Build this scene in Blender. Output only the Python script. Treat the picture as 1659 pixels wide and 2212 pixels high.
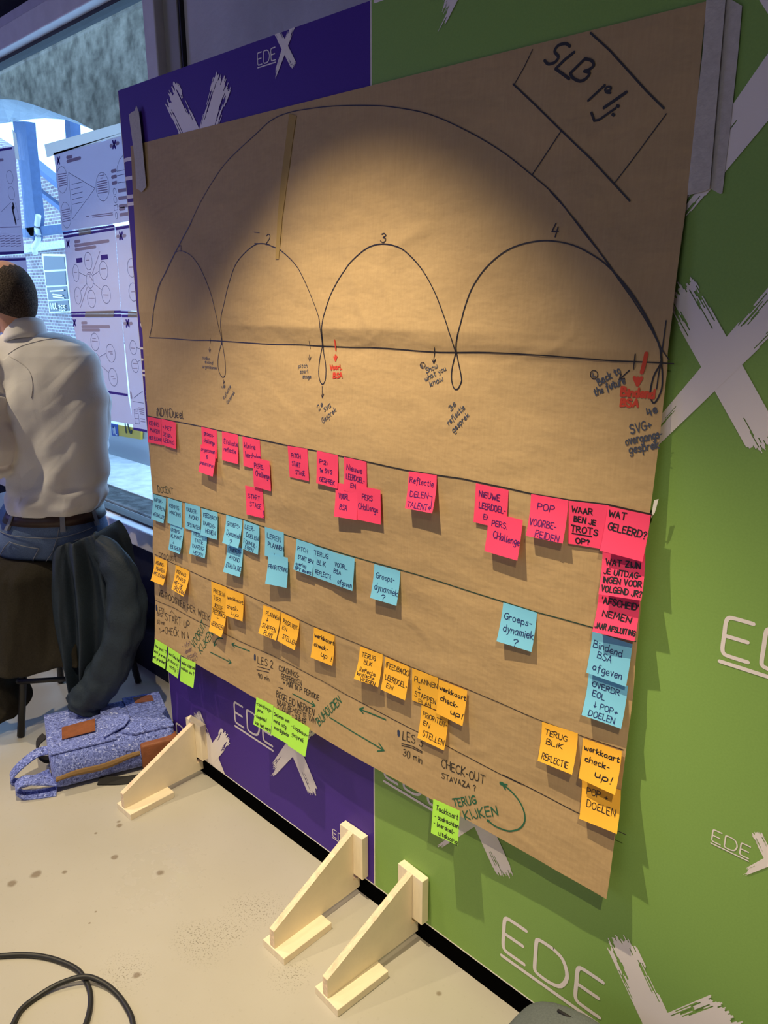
import bpy, bmesh, math, random
from mathutils import Vector, Matrix, noise

# ------------------------------------------------------------------ scene, camera, light, exposure
SC = bpy.context.scene
for o in list(bpy.data.objects): bpy.data.objects.remove(o)
COL = SC.collection
SC.view_settings.view_transform = 'Standard'; SC.view_settings.look = 'None'
SC.view_settings.gamma = 1.0; SC.view_settings.use_curve_mapping = False
SC.view_settings.exposure = 0.0

cam_d = bpy.data.cameras.new('camera'); cam = bpy.data.objects.new('camera', cam_d); COL.objects.link(cam)
cam_d.sensor_fit = 'HORIZONTAL'; cam_d.sensor_width = 36.0; cam_d.lens = 36.0*1661.0/1659.0
cam_d.clip_start = .02; cam_d.clip_end = 200
YAW = math.radians(45.6); PITCH = math.atan(484/1661.0)
cam.location = (0, -1.1, 1.4685)
cam.rotation_euler = (math.pi/2-PITCH, 0, math.pi/2-YAW)
SC.camera = cam

world = bpy.data.worlds.new('overcast_daylight'); SC.world = world; world.use_nodes = True
bg = world.node_tree.nodes['Background']
bg.inputs[0].default_value = (.36, .62, 1.0, 1); bg.inputs[1].default_value = 5.5

def spot(name, loc, target, power, color, angle, blend, radius):
    d = bpy.data.lights.new(name, 'SPOT'); d.energy = power; d.color = color; d.spot_size = math.radians(angle)
    d.spot_blend = blend; d.shadow_soft_size = radius
    o = bpy.data.objects.new(name, d); COL.objects.link(o); o.location = loc
    o.rotation_euler = (Vector(target)-Vector(loc)).to_track_quat('-Z', 'Y').to_euler(); return o
def area(name, loc, target, power, color, sx, sy):
    d = bpy.data.lights.new(name, 'AREA'); d.energy = power; d.color = color; d.shape = 'RECTANGLE'; d.size = sx; d.size_y = sy
    o = bpy.data.objects.new(name, d); COL.objects.link(o); o.location = loc
    o.rotation_euler = (Vector(target)-Vector(loc)).to_track_quat('-Z', 'Y').to_euler(); return o
WARM = (1.0, .82, .53)
spot('ceiling_spotlight', (-1.14, -.66, 2.52), (-1.12, -.42, 0), 200, WARM, 71, .62, .010)
spot('ceiling_spotlight', (.35, -1.25, 2.6), (-.36, -.28, .2), 135, WARM, 52, .8, .014)
spot('ceiling_spotlight', (-3.0, -1.15, 2.6), (-2.7, -.1, .5), 105, WARM, 74, .5, .02)
spot('ceiling_spotlight', (-1.9, -2.0, 2.7), (-1.85, -1.15, 0), 66, WARM, 60, .7, .03)
area('assumed_rear_fill', (-1.2, -4.6, 1.9), (-1.2, 0, 1.4), 20, (.80, .80, 1.0), 3.2, 1.8)  # pale fill added behind the camera; daylight from there is assumed, no window built
area('added_side_fill', (-5.6, -2.6, 1.8), (-1.6, 0, 1.6), 34, (.34, .33, 1.0), 1.6, 2.0)  # blue area fill added at the left inside the closed room; no window there

# ------------------------------------------------------------------ measurements (metres)
NOTES=[
('pink',[-1.9976,1.1181],0.0308,0.0765,0.0,0.004,'violet',[('KENNIS',0.12,0.85,0.3,0.17),('MAKEN',0.16,0.85,0.56,0.17),('MET ELKAAR',0.1,1.0,0.86,0.15)],'pink sticky note reading KENNIS MAKEN MET ELKAAR at the far left paper edge'),
('pink',[-1.9132,1.1224],-0.0184,0.0765,0.0025,0.003,'violet',[('+ MET',0.08,0.7,0.35,0.17),('DE OP-',0.1,0.72,0.62,0.17),('LEIDING',0.15,0.88,0.86,0.17)],'pink sticky note reading + MET DE OPLEIDING'),
('pink',[-1.7113,1.1253],-0.0164,0.0716,0.0,0.002,'violet',[('groeps-',0.16,0.8,0.25,0.16),('challenge',0.14,0.85,0.52,0.16)],'pink sticky note reading groeps-challenge,half under a lower note'),
('pink',[-1.7145,1.0793],-0.0025,0.0716,0.004,0.0125,'violet',[('organiseren',0.05,0.95,0.22,0.16),('&',0.4,0.52,0.45,0.13),('presenteren',0.02,0.95,0.7,0.16)],'pink sticky note reading organiseren & presenteren,curling off the paper'),
('pink',[-1.6165,1.1252],0.0087,0.072,0.0,0.0045,'violet',[('EValuatie',0.12,1.0,0.4,0.17),('reflectie',0.12,0.85,0.66,0.17)],'pink sticky note reading EValuatie reflectie'),
('pink',[-1.5254,1.1248],0.0124,0.0716,0.0,0.002,'violet',[('kleine',0.1,0.72,0.35,0.2),('leerdoelen',0.14,1.0,0.66,0.2)],'pink sticky note reading kleine leerdoelen'),
('pink',[-1.4841,1.0811],0.0065,0.0687,0.003,0.001,'violet',[('PERS.',0.1,0.65,0.33,0.17),('CHallenge',0.15,0.96,0.6,0.19)],'pink sticky note reading PERS. CHallenge directly under kleine leerdoelen'),
('pink',[-1.5275,1.002],0.0678,0.0734,0.0,0.004,'violet',[('START',0.15,0.8,0.4,0.18),('STAGE',0.22,0.85,0.68,0.18),('!',0.88,0.98,0.98,0.28)],'pink sticky note reading START STAGE with a bold exclamation mark'),
('pink',[-1.3471,1.1276],0.0364,0.0689,0.0,0.001,'violet',[('PiTCH',0.18,0.64,0.34,0.15),('START',0.18,0.6,0.6,0.15),('STAGE',0.33,0.8,0.85,0.15)],'pink sticky note reading PiTCH START STAGE'),
('pink',[-1.2468,1.1311],-0.0079,0.0677,0.0,0.004,'violet',[('P2:',0.15,0.5,0.36,0.14),('1e SVG',0.15,0.72,0.62,0.14),('GESPREK',0.15,0.85,0.9,0.15)],'pink sticky note reading P2: 1e SVG GESPREK'),
('pink',[-1.1613,1.1297],-0.0018,0.067,0.0,0.002,'violet',[('Nieuwe',0.12,0.8,0.35,0.19),('LEERDOEL-',0.1,0.9,0.62,0.18),('EN',0.3,0.52,0.85,0.15)],'pink sticky note reading Nieuwe LEERDOELEN in the middle of the row'),
('pink',[-1.1889,1.0694],0.0712,0.067,0.0012,0.0105,'violet',[('VOORL.',0.16,0.65,0.44,0.18),('BSA',0.22,0.55,0.75,0.18)],'pink sticky note reading VOORL. BSA'),
('pink',[-1.1219,1.0756],0.038,0.0682,0.003,0.0045,'violet',[('PERS',0.22,0.65,0.36,0.17),('CHallenge',0.06,0.88,0.67,0.19)],'pink sticky note reading PERS CHallenge right beside the VOORL. BSA note'),
('pink',[-0.9805,1.1281],0.0562,0.0706,0.0,0.016,'violet',[('Reflectie',0.06,0.9,0.3,0.18),('DELEN',0.12,0.75,0.66,0.17),('TALENT',0.06,0.8,0.94,0.17)],'pink sticky note reading Reflectie DELEN TALENT,bent arrow at its right'),
('pink',[-0.8202,1.1317],-0.0045,0.0699,0.0,0.003,'violet',[('NiEUWE',0.12,0.75,0.31,0.16),('LEERDOEL-',0.14,0.94,0.6,0.17),('EN',0.3,0.48,0.86,0.14)],'pink sticky note reading NiEUWE LEERDOELEN in the right half of the row'),
('pink',[-0.7873,1.0852],-0.0085,0.0711,0.004,0.009,'violet',[('PERS.',0.12,0.58,0.32,0.17),('CHallenge',0.2,1.0,0.62,0.19)],'pink sticky note reading PERS. CHallenge overlapping the right NiEUWE LEERDOELEN note'),
('pink',[-0.7045,1.1326],0.0337,0.0712,0.0,0.0135,'violet',[('POP',0.2,0.64,0.33,0.18),('VOORBE-',0.04,0.76,0.72,0.17),('REIDEN',0.24,0.88,0.97,0.17)],'pink sticky note reading POP VOORBEREIDEN'),
('pink',[-0.6327,1.1345],0.0786,0.0708,0.0,0.003,'black',[('WAAR',0.08,0.6,0.25,0.15),('BEN JE',0.14,0.68,0.46,0.14),('TROTS',0.06,0.74,0.7,0.16),('OP?',0.2,0.55,0.95,0.13)],'pink sticky note reading WAAR BEN JE TROTS OP?'),
('pink',[-0.5617,1.1401],-0.0059,0.0717,0.004,0.013,'black',[('WAT',0.06,0.46,0.22,0.16),('GELEERD?',0.08,0.96,0.5,0.18)],'pink sticky note reading WAT GELEERD? at the right paper edge'),
('pink',[-0.5666,1.0659],0.1302,0.0721,0.0,0.019,'black',[('WAT ZIJN',0.1,0.9,0.34,0.15),('JE UITDAG-',0.06,0.92,0.54,0.14),('INGEN VOOR',0.06,0.96,0.73,0.14),('VOLGEND JR?',0.06,1.0,0.92,0.14)],'pink sticky note reading WAT ZIJN JE UITDAGINGEN VOOR VOLGEND JR?'),
('pink',[-0.5677,0.9991],0.0719,0.0713,0.0,0.019,'black',[("'AFSCHEID'",0.1,0.98,0.34,0.17),('NEMEN',0.16,0.84,0.62,0.16),('JAAR AFSLUITING',0.04,1.0,0.9,0.13)],"pink sticky note reading 'AFSCHEID' NEMEN JAAR AFSLUITING"),
('blue',[-1.9917,0.8933],0.025,0.0728,0.0,0.0105,'violet',[('INFOR-',0.1,0.75,0.27,0.16),('MEREN',0.25,0.95,0.52,0.16),('WEGWIJZE',0.1,1.0,0.83,0.15)],'blue sticky note reading INFORMEREN WEGWIJZE,leftmost in its row'),
('blue',[-1.9095,0.898],0.0093,0.0747,0.0,0.003,'violet',[('KENNIS',0.12,0.8,0.34,0.17),('MAKING',0.14,0.92,0.6,0.16)],'blue sticky note reading KENNIS MAKING'),
('blue',[-1.8187,0.9015],0.043,0.0765,0.0,0.003,'violet',[('OUDER-',0.1,0.8,0.3,0.17),('AVOND',0.25,0.85,0.54,0.16),('OPSTARTEN',0.15,1.0,0.87,0.16)],'blue sticky note reading OUDERAVOND OPSTARTEN'),
('blue',[-1.7294,0.9041],0.0455,0.076,0.004,0.006,'violet',[('FEEDBACK',0.12,1.0,0.3,0.17),('VAARDIG-',0.1,0.86,0.6,0.16),('HEDEN',0.28,0.88,0.86,0.16)],'blue sticky note reading FEEDBACK VAARDIGHEDEN'),
('blue',[-1.8975,0.8231],0.0637,0.07,0.0,0.0125,'violet',[('GROEPS-',0.05,0.75,0.26,0.15),('KLIMAAT',0.1,0.9,0.5,0.16),('@',0.28,0.4,0.7,0.1),('VEILIGHEID',0.1,1.0,0.9,0.15)],'blue sticky note reading GROEPSKLIMAAT and VEILIGHEID'),
('blue',[-1.7858,0.8386],0.0609,0.0765,0.0,0.011,'violet',[('PRESEN-',0.12,0.75,0.28,0.15),('TATIE',0.24,0.78,0.52,0.15),('VAARDIG-',0.12,0.9,0.74,0.15),('HEDEN',0.24,0.84,0.96,0.15)],'blue sticky note reading PRESENTATIE VAARDIGHEDEN'),
('blue',[-1.6197,0.9073],0.027,0.0715,0.0,0.0145,'violet',[('GROEPS-',0.08,0.88,0.35,0.16),('Dynamiek',0.15,1.0,0.68,0.2),('?',0.38,0.52,0.96,0.2)],'blue sticky note reading GROEPS-Dynamiek ?,small in the left half'),
('blue',[-1.5403,0.9102],-0.0055,0.067,0.0015,0.0055,'violet',[('LEER-',0.1,0.7,0.27,0.16),('DOELEN',0.22,0.95,0.52,0.16),('FORMUL-',0.08,0.9,0.78,0.16),('EREN',0.2,0.7,0.96,0.15)],'blue sticky note reading LEERDOELEN FORMULEREN'),
('blue',[-1.6161,0.8305],0.0541,0.0709,0.0,0.016,'violet',[('OUDER-',0.1,0.9,0.24,0.16),('AVOND',0.2,0.85,0.5,0.16),('EVALUATIE',0.1,1.0,0.8,0.17)],'blue sticky note reading OUDERAVOND EVALUATIE'),
('blue',[-1.4543,0.9117],0.0216,0.0736,0.0,0.003,'violet',[('LEREN',0.12,0.85,0.34,0.18),('PLANNEN',0.17,1.0,0.63,0.17),('@',0.42,0.55,0.97,0.18)],'blue sticky note reading LEREN PLANNEN with a down arrow'),
('blue',[-1.4378,0.8485],0.104,0.0765,0.004,0.013,'violet',[('PRiORiTERiNG',0.05,1.0,0.48,0.16)],'blue sticky note reading PRiORiTERiNG'),
('blue',[-1.3353,0.908],0.0237,0.067,0.0,0.01,'violet',[('PiTCH',0.1,0.65,0.34,0.15),('START BPV',0.16,1.0,0.6,0.14),('overleg',0.1,0.65,0.82,0.13),('BPV docent',0.1,0.95,0.97,0.12)],'blue sticky note reading PiTCH START BPV overleg BPV docent'),
('blue',[-1.2697,0.9085],0.0199,0.067,0.0015,0.0055,'violet',[('TERUG',0.05,0.75,0.29,0.17),('BLIK',0.2,0.65,0.56,0.17),('REFLECTIE',0.15,1.0,0.88,0.15)],'blue sticky note reading TERUG BLIK REFLECTIE between two other blue notes'),
('blue',[-1.2066,0.9096],0.0338,0.0726,0.003,0.006,'violet',[('VOORL.',0.16,0.72,0.42,0.15),('BSA',0.12,0.45,0.64,0.15),('afgeven',0.32,0.95,0.92,0.17)],'blue sticky note reading VOORL. BSA afgeven'),
('blue',[-1.0776,0.9121],0.0379,0.0731,0.0,0.0135,'violet',[('Groeps-',0.1,0.8,0.38,0.2),('dynamiek',0.1,1.0,0.72,0.22),('?',0.42,0.56,0.98,0.2)],'blue sticky note reading Groepsdynamiek ?,alone near the middle of the row'),
('blue',[-0.7525,0.9194],0.0086,0.0711,0.0,0.012,'violet',[('Groeps-',0.08,0.88,0.4,0.2),('dynamiek',0.12,1.0,0.7,0.22),('?',0.45,0.58,0.98,0.2)],'blue sticky note reading Groepsdynamiek ?,alone in the right half'),
('blue',[-0.5724,0.9205],0.0074,0.0712,0.002,0.008,'violet',[('Bindend',0.06,0.78,0.36,0.2),('BSA',0.2,0.55,0.58,0.19),('afgeven',0.14,0.86,0.88,0.2)],'blue sticky note reading Bindend BSA afgeven'),
('blue',[-0.5724,0.8434],0.0395,0.0706,0.0,0.015,'violet',[('OVERDR',0.12,0.82,0.28,0.15),('EOL',0.16,0.48,0.5,0.15),('@ POP+',0.24,0.84,0.74,0.15),('DOELEN',0.16,0.82,0.95,0.15)],'blue sticky note reading OVERDR EOL POP+ DOELEN'),
('orange',[-1.9863,0.7066],0.0383,0.0694,0.0,0.019,'black',[('KENNIS-',0.12,0.8,0.3,0.15),('MAKEN',0.2,0.85,0.52,0.15),('MET ELKAAR',0.1,1.0,0.73,0.14)],'orange sticky note reading KENNISMAKEN MET ELKAAR,leftmost in its row'),
('orange',[-1.8727,0.7094],-0.0107,0.073,0.0,0.019,'black',[('KENNIS',0.12,0.78,0.3,0.15),('MAKEN',0.17,0.8,0.52,0.15),('MET DE',0.1,0.7,0.76,0.15),('OPLEIDING',0.16,1.0,0.95,0.15)],'orange sticky note reading KENNIS MAKEN MET DE OPLEIDING'),
('orange',[-1.693,0.7072],0.0452,0.0728,0.0,0.0025,'black',[('PRESEN-',0.14,0.9,0.38,0.17),('TEER',0.14,0.6,0.66,0.17),('JEZELF',0.16,0.72,0.94,0.17)],'orange sticky note reading PRESENTEER JEZELF'),
('orange',[-1.6938,0.6397],0.0477,0.0681,0.001,0.019,'black',[('FEEDBACK',0.1,1.0,0.3,0.17),('+',0.4,0.52,0.45,0.1),('LEERDOELEN',0.1,1.0,0.75,0.17)],'orange sticky note reading FEEDBACK + LEERDOELEN'),
('orange',[-1.6186,0.7089],0.068,0.0765,0.003,0.0105,'black',[('werkkaart',0.1,1.0,0.36,0.15),('check-',0.08,0.7,0.7,0.18),('up.',0.35,0.85,0.88,0.15)],'orange sticky note reading werkkaart check-up,beside PRESENTEER JEZELF'),
('orange',[-1.4654,0.7058],0.0224,0.068,0.0,0.019,'black',[('PLANNEN',0.2,0.95,0.3,0.16),('@',0.22,0.36,0.5,0.14),('STAPPEN',0.1,0.86,0.76,0.16),('PLAN',0.28,0.74,0.96,0.16)],'orange sticky note reading PLANNEN STAPPENPLAN in the left half'),
('orange',[-1.3922,0.708],-0.0217,0.0689,0.001,0.0155,'black',[('PRiORiTEIT-',0.14,1.0,0.33,0.16),('EN',0.14,0.4,0.55,0.14),('STELLEN',0.24,0.98,0.84,0.17)],'orange sticky note reading PRiORiTEITEN STELLEN,second of the left pair'),
('orange',[-1.2731,0.7066],0.0293,0.0727,0.0,0.0115,'black',[('werkkaart',0.06,1.0,0.3,0.15),('check-',0.08,0.72,0.6,0.15),('up !',0.45,0.92,0.82,0.17)],'orange sticky note reading werkkaart check-up !,alone between two pairs'),
('orange',[-1.1168,0.7114],0.0451,0.0684,0.0,0.019,'black',[('TERUG',0.12,0.72,0.28,0.16),('BLiK',0.25,0.6,0.48,0.15),('Reflectie',0.14,0.8,0.72,0.13),('kritische',0.08,0.78,0.86,0.12),('VRAGEN',0.25,0.86,0.99,0.12)],'orange sticky note reading TERUG BLiK Reflectie kritische VRAGEN'),
('orange',[-1.0401,0.7126],0.0142,0.0695,0.001,0.013,'black',[('(FEEDBACK)',0.06,1.0,0.3,0.18),('LEERDOEL-',0.1,0.98,0.66,0.18),('EN',0.2,0.46,0.86,0.15)],'orange sticky note reading (FEEDBACK) LEERDOELEN'),
('orange',[-0.9647,0.7129],0.047,0.0695,0.0,0.002,'black',[('PLANNEN',0.1,0.97,0.36,0.18),('@',0.2,0.33,0.58,0.14),('STAPPEN',0.1,0.9,0.82,0.17),('PLAN',0.26,0.72,1.0,0.15)],'orange sticky note reading PLANNEN STAPPEN PLAN in the right half'),
('orange',[-0.8911,0.715],0.019,0.0699,0.003,0.0095,'black',[('werkkaart',0.04,1.0,0.28,0.15),('check-',0.1,0.75,0.58,0.17),('up!',0.52,0.94,0.82,0.17)],'orange sticky note reading werkkaart check-up!,beside the right PLANNEN note'),
('orange',[-0.9371,0.6394],0.0249,0.071,0.001,0.011,'black',[('PRiORiTEIT-',0.08,1.0,0.33,0.18),('EN',0.12,0.36,0.56,0.15),('STELLEN',0.16,0.95,0.88,0.18)],'orange sticky note reading PRiORiTEIT EN STELLEN,lowest below the right PLANNEN note'),
('orange',[-0.6536,0.718],0.0917,0.0718,0.0,0.019,'black',[('TERUG',0.1,0.72,0.3,0.16),('BLiK',0.16,0.62,0.53,0.16),('REFLECTIE',0.1,0.84,0.92,0.16)],'orange sticky note reading TERUG BLiK REFLECTIE at the right end'),
('orange',[-0.5706,0.7224],0.0892,0.0723,0.003,0.018,'black',[('werkkaart',0.06,0.96,0.27,0.15),('check-',0.1,0.74,0.55,0.16),('up!',0.42,0.84,0.8,0.17)],'orange sticky note reading werkkaart check-up! at the far right end'),
('orange',[-0.5679,0.6429],0.16,0.0743,0.0,0.019,'black',[('POP +',0.14,0.68,0.36,0.18),('DOELEN',0.16,0.9,0.66,0.19)],'orange sticky note reading POP + DOELEN,lowest orange one'),
('lime',[-1.993,0.4447],0.0021,0.0712,0.0005,0.004,'black',[("hoe gaat 't?",0.08,1.0,0.32,0.14),('word je ervoor',0.04,1.0,0.56,0.14),('wat ga je doen?',0.02,1.0,0.8,0.14)],'lime green sticky note hanging leftmost over the bottom paper edge'),
('lime',[-1.9133,0.4449],-0.0223,0.067,0.001,0.004,'black',[('wat/wie heb',0.08,1.0,0.3,0.14),('je daarbij',0.04,0.9,0.55,0.14),('nodig ?',0.25,0.95,0.78,0.15)],'lime green sticky note reading wat/wie heb je daarbij nodig ?'),
('lime',[-1.84,0.4405],0.0645,0.0726,0.003,0.004,'black',[('Welke afspraak',0.06,1.0,0.28,0.14),('maken we ?',0.04,0.95,0.5,0.15)],'lime green sticky note reading Welke afspraak maken we ?'),
('lime',[-1.4871,0.4467],0.0355,0.0695,0.0005,0.004,'black',[('-coachings-',0.02,0.95,0.26,0.14),('gespr.',0.14,0.5,0.44,0.13),('-begeleid',0.08,0.7,0.7,0.14),('aan het werk',0.1,1.0,0.93,0.14)],'lime green sticky note reading coachings gespr. begeleid aan het werk'),
('lime',[-1.4162,0.4467],0.0348,0.0714,0.001,0.003,'black',[('Oefenen van',0.06,0.9,0.28,0.14),('mond. uitg.',0.08,0.8,0.5,0.14),('vaardigheden',0.14,1.0,0.74,0.15)],'lime green sticky note reading Oefenen van mond. uitg. vaardigheden'),
('lime',[-1.3436,0.4477],0.0086,0.0691,0.003,0.004,'black',[('- loopbaan-',0.04,0.95,0.33,0.14),('gesprek',0.14,0.8,0.58,0.15)],'lime green sticky note reading loopbaan-gesprek'),
('lime',[-0.8872,0.4453],0.1043,0.07,0.001,0.004,'black',[('Taakkaart',0.12,0.95,0.28,0.17),('- opdrachten',0.1,1.0,0.52,0.14),('- leerdoel-',0.08,0.85,0.72,0.14),('uitdaging',0.28,0.98,0.95,0.14)],'lime green sticky note reading Taakkaart opdrachten leerdoel uitdaging')]
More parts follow.
